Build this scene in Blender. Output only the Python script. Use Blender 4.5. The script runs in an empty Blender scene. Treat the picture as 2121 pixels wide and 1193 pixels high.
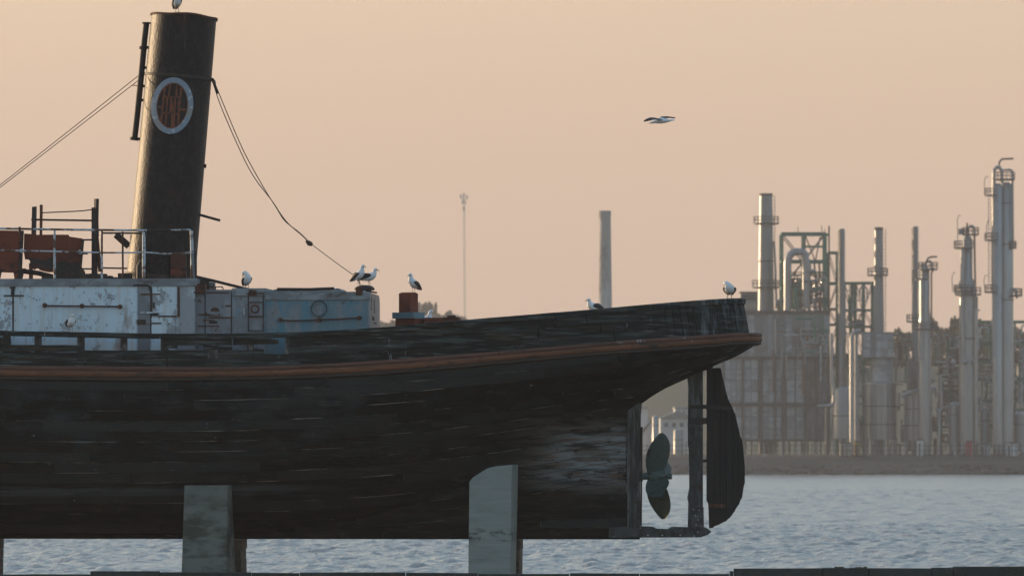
import bpy, bmesh, math, random
from math import sin, cos, pi, sqrt, radians, tan, atan2
from mathutils import Vector, Matrix
random.seed(7)
scene = bpy.context.scene
C = scene.collection

# ------------------------------------------------------------------ camera
F = 12750.0; CX = 1060.5; YH = 931.0; H = 4.03          # focal length in photo pixels, horizon row, eye height
cam_d = bpy.data.cameras.new('camera'); cam = bpy.data.objects.new('camera', cam_d); C.objects.link(cam)
cam.location = (0, 0, H); cam.rotation_euler = (radians(90), 0, 0)
cam_d.sensor_width = 36.0; cam_d.lens = F/2121*36
cam_d.shift_y = (YH-596.5)/2121
cam_d.clip_start = 1.0; cam_d.clip_end = 20000
cam_d.dof.use_dof = True; cam_d.dof.focus_distance = 148.0; cam_d.dof.aperture_fstop = 3.6
scene.camera = cam

# ------------------------------------------------------------------ sky, sun, exposure
SUN_AZ = 307.0    # compass degrees clockwise from +Y
SUN_EL = 5.5
w = bpy.data.worlds.new('World'); scene.world = w; w.use_nodes = True
nt = w.node_tree; nt.nodes.clear()
def wn(t, **k):
    n = nt.nodes.new(t)
    for a, b in k.items(): setattr(n, a, b)
    return n
sky = wn('ShaderNodeTexSky', sky_type='NISHITA', sun_disc=False)
sky.sun_elevation = radians(SUN_EL); sky.sun_rotation = radians(SUN_AZ)
sky.altitude = 0; sky.air_density = 1.0; sky.dust_density = 3.0; sky.ozone_density = 2.0
tc = wn('ShaderNodeTexCoord'); sep = wn('ShaderNodeSeparateXYZ')
mr = wn('ShaderNodeMapRange', interpolation_type='SMOOTHSTEP')
mr.inputs['From Min'].default_value = 0.04; mr.inputs['From Max'].default_value = 0.21
mr.inputs['To Min'].default_value = 0.93; mr.inputs['To Max'].default_value = 0.0
mixc = wn('ShaderNodeMix', data_type='RGBA')
tint = wn('ShaderNodeMix', data_type='RGBA', blend_type='MULTIPLY')
tint.inputs['Factor'].default_value = 1.0
tint.inputs['B'].default_value = (1.5, 1.44, 1.32, 1)
bg = wn('ShaderNodeBackground'); bg.inputs['Strength'].default_value = 0.15
out = wn('ShaderNodeOutputWorld')
L = nt.links.new
L(tc.outputs['Generated'], sep.inputs[0]); L(sep.outputs['Z'], mr.inputs['Value'])
L(sky.outputs[0], tint.inputs['A'])
L(mr.outputs[0], mixc.inputs['Factor']); L(tint.outputs['Result'], mixc.inputs['A'])
mixc.inputs['B'].default_value = (2.15, 1.48, 1.11, 1)      # dusty evening haze low in the sky, all round
L(mixc.outputs['Result'], bg.inputs['Color']); L(bg.outputs[0], out.inputs[0])
sd = bpy.data.lights.new('sun', 'SUN'); sd.energy = 2.3; sd.angle = radians(0.6); sd.color = (1.0, 0.72, 0.45)
sun = bpy.data.objects.new('sun', sd); C.objects.link(sun)
sv = Vector((sin(radians(SUN_AZ))*cos(radians(SUN_EL)), cos(radians(SUN_AZ))*cos(radians(SUN_EL)), sin(radians(SUN_EL))))
sun.rotation_euler = sv.to_track_quat('Z', 'Y').to_euler()
sun.location = (-60, 120, 40)
vs = scene.view_settings
vs.view_transform = 'Standard'; vs.look = 'None'; vs.exposure = 1.3; vs.gamma = 1.0
try: vs.use_curve_mapping = False
except Exception: pass
try:
    scene.cycles.volume_bounces = 1; scene.cycles.max_bounces = 8
except Exception: pass

# ------------------------------------------------------------------ materials
MATS = {}
def mat(name, base, rough=0.8, metal=0.0, layers=(), rnd=0.0, bump=None, spec=0.5, bsdf_extra=None):
    """layers: dicts with color, scale (x,y,z), lo, hi, op, detail, xr / zr = (a,b,c,d) trapezoid in object coordinates"""
    m = bpy.data.materials.new(name); m.use_nodes = True; t = m.node_tree
    N = lambda k: t.nodes.new(k); K = t.links.new
    b = t.nodes['Principled BSDF']
    b.inputs['Roughness'].default_value = rough; b.inputs['Metallic'].default_value = metal
    b.inputs['Specular IOR Level'].default_value = spec
    co = N('ShaderNodeTexCoord'); s = N('ShaderNodeSeparateXYZ'); K(co.outputs['Object'], s.inputs[0])
    rgb = N('ShaderNodeRGB'); rgb.outputs[0].default_value = (*base, 1); cur = rgb.outputs[0]
    if rnd:
        oi = N('ShaderNodeObjectInfo'); r = N('ShaderNodeMapRange'); K(oi.outputs['Random'], r.inputs['Value'])
        r.inputs['To Min'].default_value = 1-rnd; r.inputs['To Max'].default_value = 1+rnd
        vm = N('ShaderNodeVectorMath'); vm.operation = 'SCALE'; K(cur, vm.inputs[0]); K(r.outputs[0], vm.inputs['Scale']); cur = vm.outputs[0]
    for i, l in enumerate(layers):
        mp = N('ShaderNodeMapping'); K(co.outputs['Object'], mp.inputs[0])
        mp.inputs['Scale'].default_value = l.get('scale', (1, 1, 1)); mp.inputs['Location'].default_value = (i*13.7+l.get('seed', 0), i*7.1, i*3.3)
        no = N('ShaderNodeTexNoise'); no.inputs['Scale'].default_value = 1.0; no.inputs['Detail'].default_value = l.get('detail', 6)
        no.inputs['Roughness'].default_value = l.get('rg', 0.6)
        K(mp.outputs[0], no.inputs['Vector'])
        val = no.outputs['Fac']
        if l.get('orand'):
            oi = N('ShaderNodeObjectInfo'); a = N('ShaderNodeMath'); a.operation = 'MULTIPLY_ADD'
            K(oi.outputs['Random'], a.inputs[0]); a.inputs[1].default_value = l['orand']; K(val, a.inputs[2]); val = a.outputs[0]
        r = N('ShaderNodeMapRange'); r.interpolation_type = 'SMOOTHSTEP'; K(val, r.inputs['Value'])
        r.inputs['From Min'].default_value = l['lo']; r.inputs['From Max'].default_value = l['hi']
        r.inputs['To Max'].default_value = l.get('op', 1.0); fac = r.outputs[0]
        if 'mask' in l:
            mp2 = N('ShaderNodeMapping'); K(co.outputs['Object'], mp2.inputs[0]); mp2.inputs['Scale'].default_value = l['mask'][0]; mp2.inputs['Location'].default_value = (i*5.3+2, i*2.9, i*8.1)
            n2 = N('ShaderNodeTexNoise'); n2.inputs['Scale'].default_value = 1.0; n2.inputs['Detail'].default_value = 4; K(mp2.outputs[0], n2.inputs['Vector'])
            r2 = N('ShaderNodeMapRange'); r2.interpolation_type = 'SMOOTHSTEP'; K(n2.outputs['Fac'], r2.inputs['Value']); r2.inputs['From Min'].default_value = l['mask'][1]; r2.inputs['From Max'].default_value = l['mask'][2]
            mm = N('ShaderNodeMath'); mm.operation = 'MULTIPLY'; K(fac, mm.inputs[0]); K(r2.outputs[0], mm.inputs[1]); fac = mm.outputs[0]
        for ax, key in (('X', 'xr'), ('Y', 'yr'), ('Z', 'zr')):
            if key in l:
                q = l[key]
                for (a0, a1) in ((q[0], q[1]), (q[3], q[2])):
                    rr = N('ShaderNodeMapRange'); rr.interpolation_type = 'SMOOTHSTEP'; K(s.outputs[ax], rr.inputs['Value'])
                    if a0 < a1: rr.inputs['From Min'].default_value = a0; rr.inputs['From Max'].default_value = a1
                    else:
                        rr.inputs['From Min'].default_value = a1; rr.inputs['From Max'].default_value = a0
                        rr.inputs['To Min'].default_value = 1; rr.inputs['To Max'].default_value = 0
                    mm = N('ShaderNodeMath'); mm.operation = 'MULTIPLY'; K(fac, mm.inputs[0]); K(rr.outputs[0], mm.inputs[1]); fac = mm.outputs[0]
        mx = N('ShaderNodeMix'); mx.data_type = 'RGBA'; K(fac, mx.inputs['Factor']); K(cur, mx.inputs['A'])
        mx.inputs['B'].default_value = (*l['color'], 1); cur = mx.outputs['Result']
    K(cur, b.inputs['Base Color'])
    if bump:
        mp = N('ShaderNodeMapping'); K(co.outputs['Object'], mp.inputs[0]); mp.inputs['Scale'].default_value = bump[0]
        no = N('ShaderNodeTexNoise'); no.inputs['Scale'].default_value = 1; no.inputs['Detail'].default_value = 6; K(mp.outputs[0], no.inputs['Vector'])
        bp = N('ShaderNodeBump'); bp.inputs['Strength'].default_value = bump[1]; bp.inputs['Distance'].default_value = bump[2]
        K(no.outputs['Fac'], bp.inputs['Height']); K(bp.outputs[0], b.inputs['Normal'])
    MATS[name] = m
    return m

# ------------------------------------------------------------------ mesh building
class MB:
    def __init__(s): s.v = []; s.f = []
    def add(s, vs_, fs):
        o = len(s.v); s.v += [tuple(p) for p in vs_]; s.f += [tuple(i+o for i in f) for f in fs]; return s
    def box(s, a, b):
        x0, y0, z0 = a; x1, y1, z1 = b
        return s.add([(x0,y0,z0),(x1,y0,z0),(x1,y1,z0),(x0,y1,z0),(x0,y0,z1),(x1,y0,z1),(x1,y1,z1),(x0,y1,z1)],
                     [(3,2,1,0),(4,5,6,7),(0,1,5,4),(1,2,6,5),(2,3,7,6),(3,0,4,7)])
    def hexa(s, p):   # eight corners in box order
        return s.add(p, [(3,2,1,0),(4,5,6,7),(0,1,5,4),(1,2,6,5),(2,3,7,6),(3,0,4,7)])
    def beam(s, p0, p1, w_, h_):
        p0 = Vector(p0); p1 = Vector(p1); d = (p1-p0).normalized()
        up = Vector((0,0,1)) if abs(d.z) < .95 else Vector((0,1,0))
        a = d.cross(up).normalized()*w_/2; b = a.cross(d).normalized()*h_/2
        q = [p0-a-b, p0+a-b, p1+a-b, p1-a-b, p0-a+b, p0+a+b, p1+a+b, p1-a+b]
        return s.hexa(q)
    def tube(s, pts, r, n=8, caps=True):
        pts = [Vector(p) for p in pts]; rs = r if isinstance(r, (list, tuple)) else [r]*len(pts)
        o = len(s.v); m = len(pts); ref = None
        for i, p in enumerate(pts):
            d = ((pts[min(i+1, m-1)]-p).normalized() + (p-pts[max(i-1, 0)]).normalized())
            d = d.normalized() if d.length > 1e-6 else Vector((0,0,1))
            if ref is None: ref = Vector((0,0,1)) if abs(d.z) < .9 else Vector((0,1,0))
            a = d.cross(ref).normalized(); b = a.cross(d).normalized(); ref = b
            for k in range(n):
                t = 2*pi*k/n; s.v.append(tuple(p + a*cos(t)*rs[i] + b*sin(t)*rs[i]))
        for i in range(m-1):
            for k in range(n):
                k2 = (k+1) % n
                s.f.append((o+i*n+k, o+i*n+k2, o+(i+1)*n+k2, o+(i+1)*n+k))
        if caps:
            s.f.append(tuple(o+k for k in range(n-1, -1, -1))); s.f.append(tuple(o+(m-1)*n+k for k in range(n)))
        return s
    def lathe(s, prof, c=(0,0,0), n=24, caps=True):
        o = len(s.v); m = len(prof)
        for r, z in prof:
            for k in range(n):
                t = 2*pi*k/n; s.v.append((c[0]+r*cos(t), c[1]+r*sin(t), c[2]+z))
        for i in range(m-1):
            for k in range(n):
                k2 = (k+1) % n; s.f.append((o+i*n+k, o+i*n+k2, o+(i+1)*n+k2, o+(i+1)*n+k))
        if caps:
            s.f.append(tuple(o+k for k in range(n-1, -1, -1))); s.f.append(tuple(o+(m-1)*n+k for k in range(n)))
        return s
    def plate(s, pts, th):     # outline extruded by the vector th
        n = len(pts); th = Vector(th); o = len(s.v)
        s.v += [tuple(p) for p in pts] + [tuple(Vector(p)+th) for p in pts]
        s.f.append(tuple(o+i for i in range(n))); s.f.append(tuple(o+n+i for i in range(n-1, -1, -1)))
        for i in range(n):
            j = (i+1) % n; s.f.append((o+i, o+n+i, o+n+j, o+j))
        return s
    def shell(s, A, B):        # two equal grids closed into a solid
        nu = len(A); nv = len(A[0]); o = len(s.v)
        for G in (A, B):
            for row in G: s.v += [tuple(p) for p in row]
        q = nu*nv; ia = lambda i, j: o+i*nv+j; ib = lambda i, j: o+q+i*nv+j
        for i in range(nu-1):
            for j in range(nv-1):
                s.f.append((ia(i,j), ia(i+1,j), ia(i+1,j+1), ia(i,j+1))); s.f.append((ib(i,j), ib(i,j+1), ib(i+1,j+1), ib(i+1,j)))
        for i in range(nu-1):
            s.f.append((ia(i,0), ib(i,0), ib(i+1,0), ia(i+1,0))); s.f.append((ia(i,nv-1), ia(i+1,nv-1), ib(i+1,nv-1), ib(i,nv-1)))
        for j in range(nv-1):
            s.f.append((ia(0,j), ia(0,j+1), ib(0,j+1), ib(0,j))); s.f.append((ia(nu-1,j), ib(nu-1,j), ib(nu-1,j+1), ia(nu-1,j+1)))
        return s
    def ball(s, c, r, nu=10, nv=6):
        rx, ry, rz = r if isinstance(r, (tuple, list)) else (r, r, r)
        o = len(s.v); s.v.append((c[0], c[1], c[2]-rz))
        for i in range(1, nv):
            t = -pi/2+pi*i/nv
            for k in range(nu): s.v.append((c[0]+rx*cos(t)*cos(2*pi*k/nu), c[1]+ry*cos(t)*sin(2*pi*k/nu), c[2]+rz*sin(t)))
        s.v.append((c[0], c[1], c[2]+rz)); e = len(s.v)-1
        for k in range(nu):
            k2 = (k+1) % nu; s.f.append((o, o+1+k2, o+1+k)); s.f.append((e, o+1+(nv-2)*nu+k, o+1+(nv-2)*nu+k2))
            for i in range(nv-2): s.f.append((o+1+i*nu+k, o+1+i*nu+k2, o+1+(i+1)*nu+k2, o+1+(i+1)*nu+k))
        return s
    def build(s, name, m, parent=None, smooth=False, fix=True):
        me = bpy.data.meshes.new(name); me.from_pydata(s.v, [], s.f); me.update()
        if fix:
            bm = bmesh.new(); bm.from_mesh(me); bmesh.ops.recalc_face_normals(bm, faces=bm.faces); bm.to_mesh(me); bm.free()
        me.materials.append(MATS[m] if isinstance(m, str) else m)
        if smooth:
            me.polygons.foreach_set('use_smooth', [True]*len(me.polygons)); me.set_sharp_from_angle(angle=radians(40))
        o = bpy.data.objects.new(name, me); C.objects.link(o)
        if parent is not None: o.parent = parent
        return o
def tag(o, label=None, cat=None, group=None, kind=None):
    if label: o['label'] = label
    if cat: o['category'] = cat
    if group: o['group'] = group
    if kind: o['kind'] = kind
    return o
def thing(name, loc, label, cat, group=None, rz=0):
    o = bpy.data.objects.new(name, None); C.objects.link(o); o.location = loc; o.rotation_euler = (0, 0, rz)
    o.empty_display_size = 0.3
    return tag(o, label, cat, group)
def copy_thing(o, loc, rz=None, label=None, scale=None):
    c = o.copy(); C.objects.link(c); c.location = loc
    if rz is not None: c.rotation_euler = (0, 0, rz)
    if scale: c.scale = scale
    if label: c['label'] = label
    for ch in o.children:
        d = ch.copy(); C.objects.link(d); d.parent = c
        for g in ch.children:
            e = g.copy(); C.objects.link(e); e.parent = d
    return c
def spline(pts):
    """natural cubic through (x, y) points"""
    xs = [p[0] for p in pts]; ys = [p[1] for p in pts]; n = len(xs); h = [xs[i+1]-xs[i] for i in range(n-1)]
    al = [0]*n; l = [1]*n; mu = [0]*n; z = [0]*n; c = [0]*n; b = [0]*n; d = [0]*n
    for i in range(1, n-1): al[i] = 3*((ys[i+1]-ys[i])/h[i]-(ys[i]-ys[i-1])/h[i-1])
    for i in range(1, n-1):
        l[i] = 2*(xs[i+1]-xs[i-1])-h[i-1]*mu[i-1]; mu[i] = h[i]/l[i]; z[i] = (al[i]-h[i-1]*z[i-1])/l[i]
    for j in range(n-2, -1, -1):
        c[j] = z[j]-mu[j]*c[j+1]; b[j] = (ys[j+1]-ys[j])/h[j]-h[j]*(c[j+1]+2*c[j])/3; d[j] = (c[j+1]-c[j])/(3*h[j])
    def f(x):
        if x <= xs[0]: return ys[0]+b[0]*(x-xs[0])*0.3
        if x >= xs[-1]: return ys[-1]
        i = 0
        while x > xs[i+1]: i += 1
        t = x-xs[i]; return ys[i]+b[i]*t+c[i]*t*t+d[i]*t**3
    return f
def lerp(a, b, t): return a+(b-a)*t
def sst(x, a, b):
    t = min(1, max(0, (x-a)/(b-a))); return t*t*(3-2*t)
def W(px, py, Y): return Vector(((px-CX)*Y/F, Y, H-(py-YH)*Y/F))
# ------------------------------------------------------------------ material library
GREYW = (0.105, 0.112, 0.115)
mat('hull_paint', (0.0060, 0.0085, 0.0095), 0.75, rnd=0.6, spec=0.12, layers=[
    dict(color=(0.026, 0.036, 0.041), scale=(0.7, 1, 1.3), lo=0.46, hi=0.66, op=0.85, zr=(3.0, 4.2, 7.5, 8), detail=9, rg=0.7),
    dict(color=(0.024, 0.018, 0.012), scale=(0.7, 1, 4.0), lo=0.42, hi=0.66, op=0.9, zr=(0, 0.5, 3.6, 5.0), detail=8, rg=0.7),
    dict(color=(0.045, 0.050, 0.050), scale=(2.2, 1, 4.5), lo=0.56, hi=0.66, op=0.75, orand=0.06, mask=((0.5, 1, 0.8), 0.45, 0.62), detail=9, rg=0.75),
    dict(color=(0.030, 0.034, 0.034), scale=(0.8, 1, 3.0), lo=0.72, hi=0.98, op=0.75, orand=0.55, detail=8, rg=0.7),
    dict(color=(0.060, 0.048, 0.036), scale=(0.9, 1, 14), lo=0.56, hi=0.68, op=0.8, mask=((0.5, 1, 1.0), 0.48, 0.62), rg=0.75),
    dict(color=(0.060, 0.088, 0.086), scale=(5.0, 1, 6.5), lo=0.62, hi=0.68, op=0.7, mask=((0.6, 1, 1.2), 0.50, 0.62), detail=8, rg=0.75),
    dict(color=(0.20, 0.21, 0.21), scale=(2.6, 1, 30), lo=0.66, hi=0.72, op=0.7, mask=((0.8, 1, 1.4), 0.50, 0.62)),
    dict(color=(0.36, 0.37, 0.36), scale=(9, 4, 11), lo=0.68, hi=0.72, op=0.8, mask=((0.6, 1, 1.0), 0.47, 0.6)),
    dict(color=(0.075, 0.085, 0.092), scale=(0.35, 1, 6), lo=0.40, hi=0.56, op=0.8, xr=(-14, -12.6, -6.5, -3.2), zr=(2.88, 2.95, 3.12, 3.22)),
    dict(color=(0.15, 0.135, 0.12), scale=(0.7, 1, 8), lo=0.36, hi=0.58, op=0.85, xr=(-0.3, 1.2, 2.7, 3.1), zr=(2.8, 3.3, 4.5, 5.1)),
    dict(color=(0.24, 0.265, 0.275), scale=(0.8, 1, 6), lo=0.40, hi=0.58, op=0.9, xr=(0.5, 1.6, 2.8, 3.1), zr=(3.1, 3.5, 4.2, 4.8)),
    dict(color=(0.15, 0.065, 0.025), scale=(1.0, 1, 11), lo=0.56, hi=0.66, op=0.75, xr=(-0.3, 1.0, 2.8, 3.1), zr=(3.1, 3.4, 4.3, 4.8)),
    dict(color=(0.010, 0.011, 0.012), scale=(2.2, 1, 6), lo=0.56, hi=0.64, op=0.9, xr=(-0.3, 1.0, 2.9, 3.2), zr=(2.9, 3.3, 4.5, 5.0)),
], bump=((1.5, 6, 22), 0.6, 0.025))
mat('hull_seam', (0.004, 0.005, 0.006), 0.9, layers=[
    dict(color=(0.46, 0.45, 0.42), scale=(0.45, 1, 4.0), lo=0.52, hi=0.64, op=0.95),
    dict(color=(0.13, 0.085, 0.05), scale=(0.8, 1, 2.5), lo=0.58, hi=0.66, op=0.8, seed=5)])
mat('bulwark_wood', (0.010, 0.013, 0.013), 0.85, rnd=0.5, spec=0.25, layers=[
    dict(color=(0.050, 0.062, 0.058), scale=(0.8, 1, 10), lo=0.46, hi=0.66, op=0.9),
    dict(color=(0.045, 0.030, 0.016), scale=(0.8, 1, 12), lo=0.54, hi=0.70, op=0.8),
    dict(color=(0.030, 0.045, 0.028), scale=(2.0, 1, 6), lo=0.58, hi=0.74, op=0.7),
    dict(color=(0.15, 0.16, 0.155), scale=(1.2, 1, 26), lo=0.59, hi=0.67, op=0.8),
    dict(color=(0.34, 0.37, 0.37), scale=(7, 7, 0.9), lo=0.66, hi=0.72, op=0.7),
    dict(color=(0.20, 0.22, 0.235), scale=(7, 7, 0.7), lo=0.47, hi=0.70, op=0.62, xr=(3.6, 5.0, 7.0, 8.0))],
    bump=((1.5, 6, 26), 0.6, 0.02))
mat('stanchion_wood', (0.040, 0.040, 0.036), 0.9, rnd=0.3, layers=[
    dict(color=(0.17, 0.165, 0.15), scale=(9, 9, 2.2), lo=0.50, hi=0.66, op=0.85),
    dict(color=(0.02, 0.015, 0.010), scale=(8, 8, 5), lo=0.56, hi=0.70)], bump=((20, 20, 3), 0.5, 0.015))
mat('strake_red', (0.115, 0.046, 0.030), 0.75, rnd=0.25, layers=[
    dict(color=(0.07, 0.035, 0.022), scale=(0.6, 1, 9), lo=0.45, hi=0.70),
    dict(color=(0.024, 0.022, 0.020), scale=(1.6, 2, 7), lo=0.53, hi=0.66, op=0.85, detail=9, rg=0.7),
    dict(color=(0.34, 0.34, 0.35), scale=(5, 5, 4), lo=0.70, hi=0.78, op=0.8),
    dict(color=(0.36, 0.37, 0.39), scale=(4.5, 4, 3), lo=0.57, hi=0.68, op=0.75, xr=(2.0, 3.4, 4.6, 5.2))], bump=((2, 6, 26), 0.5, 0.02))
mat('strake_orange', (0.185, 0.066, 0.028), 0.75, rnd=0.2, layers=[
    dict(color=(0.11, 0.042, 0.020), scale=(0.7, 1, 9), lo=0.46, hi=0.66),
    dict(color=(0.026, 0.022, 0.018), scale=(1.6, 2, 7), lo=0.53, hi=0.64, op=0.85, detail=9, rg=0.7),
    dict(color=(0.34, 0.34, 0.35), scale=(5, 5, 4), lo=0.71, hi=0.78, op=0.8),
    dict(color=(0.36, 0.37, 0.39), scale=(4.5, 4, 3), lo=0.60, hi=0.69, op=0.7, xr=(2.0, 3.4, 4.6, 5.2))], bump=((2, 6, 26), 0.5, 0.02))
mat('strake_dark', (0.034, 0.020, 0.013), 0.8, rnd=0.3, layers=[
    dict(color=(0.055, 0.028, 0.015), scale=(0.7, 1, 9), lo=0.50, hi=0.70),
    dict(color=(0.012, 0.014, 0.012), scale=(1.1, 2, 8), lo=0.5, hi=0.70)], bump=((2, 6, 26), 0.5, 0.02))
def house(name, base, extra):
    mat(name, base, 0.55, layers=extra + [
        dict(color=(0.17, 0.07, 0.03), scale=(2.6, 2, 0.7), lo=0.57, hi=0.74, op=0.75),
        dict(color=(0.26, 0.17, 0.08), scale=(5, 5, 0.45), lo=0.58, hi=0.70, op=0.7, mask=((0.9, 1, 0.5), 0.45, 0.6)),
        dict(color=(0.055, 0.035, 0.028), scale=(4.2, 4, 4.2), lo=0.635, hi=0.67, op=0.9),
        dict(color=(0.05, 0.04, 0.035), scale=(11, 11, 11), lo=0.70, hi=0.73, op=0.85)],
        bump=((5, 5, 5), 0.25, 0.02))
house('house_white', (0.56, 0.69, 0.77), [
    dict(color=(0.50, 0.50, 0.47), scale=(7, 2, 0.5), lo=0.45, hi=0.70, op=0.6),
    dict(color=(0.22, 0.225, 0.245), scale=(1.5, 1, 1.1), lo=0.565, hi=0.61, op=0.85, detail=10, rg=0.72),
    dict(color=(0.27, 0.27, 0.29), scale=(4.4, 1, 3.0), lo=0.58, hi=0.62, op=0.85, detail=8, rg=0.7),
    dict(color=(0.27, 0.285, 0.31), scale=(1.6, 1, 1.4), lo=0.30, hi=0.52, op=0.9, xr=(-8.1, -7.85, -7, -6))])
house('house_grey', (0.165, 0.182, 0.205), [
    dict(color=(0.24, 0.265, 0.29), scale=(2.2, 1, 1.2), lo=0.50, hi=0.62, op=0.8, detail=8),
    dict(color=(0.13, 0.27, 0.36), scale=(2.4, 1, 1.4), lo=0.60, hi=0.70, op=0.7),
    dict(color=(0.14, 0.13, 0.14), scale=(4.4, 1, 2.4), lo=0.58, hi=0.66, op=0.7)])
house('house_teal', (0.11, 0.195, 0.235), [
    dict(color=(0.05, 0.20, 0.28), scale=(5, 1, 0.7), lo=0.48, hi=0.68, op=0.85),
    dict(color=(0.20, 0.215, 0.235), scale=(3.0, 1, 1.6), lo=0.52, hi=0.62, op=0.8, detail=8),
    dict(color=(0.24, 0.30, 0.34), scale=(9, 2, 0.5), lo=0.58, hi=0.70, op=0.7),
    dict(color=(0.13, 0.115, 0.03), scale=(3.5, 2, 0.9), lo=0.60, hi=0.70, op=0.85, zr=(7.3, 7.6, 8.2, 8.4))])
mat('roof_edge', (0.17, 0.185, 0.20), 0.7, layers=[
    dict(color=(0.27, 0.30, 0.32), scale=(1.5, 1, 3), lo=0.48, hi=0.60, op=0.8),
    dict(color=(0.085, 0.07, 0.06), scale=(2.5, 2, 4), lo=0.56, hi=0.66, op=0.85)], bump=((4, 4, 8), 0.4, 0.02))
mat('end_wall', (0.30, 0.245, 0.225), 0.6, layers=[  # peach sky light on the after face, put into the base colour
    dict(color=(0.19, 0.12, 0.085), scale=(4, 4, 0.8), lo=0.52, hi=0.70), dict(color=(0.36, 0.33, 0.34), scale=(2, 2, 1), lo=0.55, hi=0.65)])
mat('rust', (0.095, 0.036, 0.020), 0.85, rnd=0.2, layers=[
    dict(color=(0.045, 0.018, 0.013), scale=(5, 5, 5), lo=0.45, hi=0.65), dict(color=(0.15, 0.13, 0.125), scale=(12, 12, 1.2), lo=0.64, hi=0.72, op=0.7)],
    bump=((12, 12, 12), 0.4, 0.01))
mat('rust_red', (0.165, 0.038, 0.018), 0.8, rnd=0.12, layers=[
    dict(color=(0.085, 0.025, 0.016), scale=(2.2, 2, 2.2), lo=0.46, hi=0.66),
    dict(color=(0.33, 0.27, 0.26), scale=(22, 8, 0.7), lo=0.655, hi=0.70, op=0.6),
    dict(color=(0.018, 0.012, 0.010), scale=(3, 3, 5), lo=0.48, hi=0.60, op=0.9, zr=(8.0, 8.25, 8.5, 8.75))], bump=((8, 8, 8), 0.4, 0.01))
mat('dark_iron', (0.020, 0.017, 0.016), 0.7, rnd=0.3, layers=[dict(color=(0.070, 0.026, 0.015), scale=(7, 7, 7), lo=0.50, hi=0.70, op=0.8)])
mat('old_white_paint', (0.46, 0.50, 0.54), 0.6, layers=[
    dict(color=(0.10, 0.045, 0.025), scale=(2.0, 2, 3.0), lo=0.50, hi=0.57), dict(color=(0.07, 0.05, 0.04), scale=(9, 9, 9), lo=0.60, hi=0.66)])
mat('funnel_paint', (0.0155, 0.0155, 0.0175), 0.45, spec=0.12, layers=[
    dict(color=(0.030, 0.027, 0.028), scale=(7, 7, 5), lo=0.45, hi=0.65), dict(color=(0.045, 0.048, 0.052), scale=(16, 16, 12), lo=0.60, hi=0.72, op=0.6),
    dict(color=(0.040, 0.022, 0.016), scale=(3.2, 3.2, 2.2), lo=0.52, hi=0.70, op=0.75),
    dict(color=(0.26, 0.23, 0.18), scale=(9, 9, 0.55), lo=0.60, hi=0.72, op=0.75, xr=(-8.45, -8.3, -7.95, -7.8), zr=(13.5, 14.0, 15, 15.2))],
    bump=((16, 16, 16), 0.8, 0.018))
mat('badge_ring', (0.22, 0.27, 0.33), 0.6, layers=[
    dict(color=(0.27, 0.235, 0.20), scale=(3, 3, 3), lo=0.50, hi=0.62, zr=(11, 11.5, 12.2, 12.6)),
    dict(color=(0.52, 0.54, 0.54), scale=(9, 9, 9), lo=0.58, hi=0.66, op=0.8), dict(color=(0.05, 0.05, 0.055), scale=(7, 7, 7), lo=0.61, hi=0.68)])
mat('badge_back', (0.022, 0.013, 0.011), 0.8)
mat('badge_red', (0.20, 0.052, 0.018), 0.7, layers=[dict(color=(0.085, 0.035, 0.022), scale=(6, 6, 6), lo=0.42, hi=0.62)])
mat('steel_wire', (0.030, 0.022, 0.016), 0.7)
mat('propeller_bronze', (0.055, 0.082, 0.074), 0.6, 0.0, layers=[
    dict(color=(0.11, 0.085, 0.022), scale=(2, 2, 2), lo=0.42, hi=0.60, op=0.8, zr=(3.4, 3.9, 6, 6)),
    dict(color=(0.055, 0.105, 0.098), scale=(3, 3, 3), lo=0.44, hi=0.60, op=0.8, zr=(1, 1.5, 3.3, 3.8)),
    dict(color=(0.020, 0.024, 0.022), scale=(5, 5, 5), lo=0.56, hi=0.68)], bump=((9, 9, 9), 0.3, 0.01))
mat('rudder_wood', (0.0105, 0.0105, 0.011), 0.8, rnd=0.35, layers=[dict(color=(0.028, 0.017, 0.011), scale=(6, 6, 1.2), lo=0.50, hi=0.70)], bump=((16, 10, 1.5), 0.4, 0.015))
mat('post_wood', (0.030, 0.031, 0.030), 0.8, rnd=0.3, layers=[
    dict(color=(0.13, 0.135, 0.13), scale=(9, 9, 1.3), lo=0.46, hi=0.64, op=0.9), dict(color=(0.035, 0.018, 0.010), scale=(4, 4, 4), lo=0.54, hi=0.70)], bump=((18, 18, 2), 0.5, 0.015))
mat('shoe_metal', (0.045, 0.052, 0.055), 0.6, layers=[dict(color=(0.016, 0.013, 0.011), scale=(4, 4, 4), lo=0.45, hi=0.60), dict(color=(0.12, 0.13, 0.135), scale=(6, 6, 8), lo=0.58, hi=0.70)])
mat('bolt_metal', (0.42, 0.42, 0.42), 0.4)
mat('concrete_new', (0.215, 0.225, 0.20), 0.9, layers=[
    dict(color=(0.24, 0.25, 0.23), scale=(0.6, 0.6, 14), lo=0.48, hi=0.66), dict(color=(0.16, 0.172, 0.155), scale=(1.2, 1.2, 5), lo=0.50, hi=0.75),
    dict(color=(0.03, 0.03, 0.026), scale=(3, 3, 6), lo=0.45, hi=0.66, zr=(0.9, 1.0, 1.12, 1.35))], bump=((5, 5, 22), 0.4, 0.01))
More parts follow.
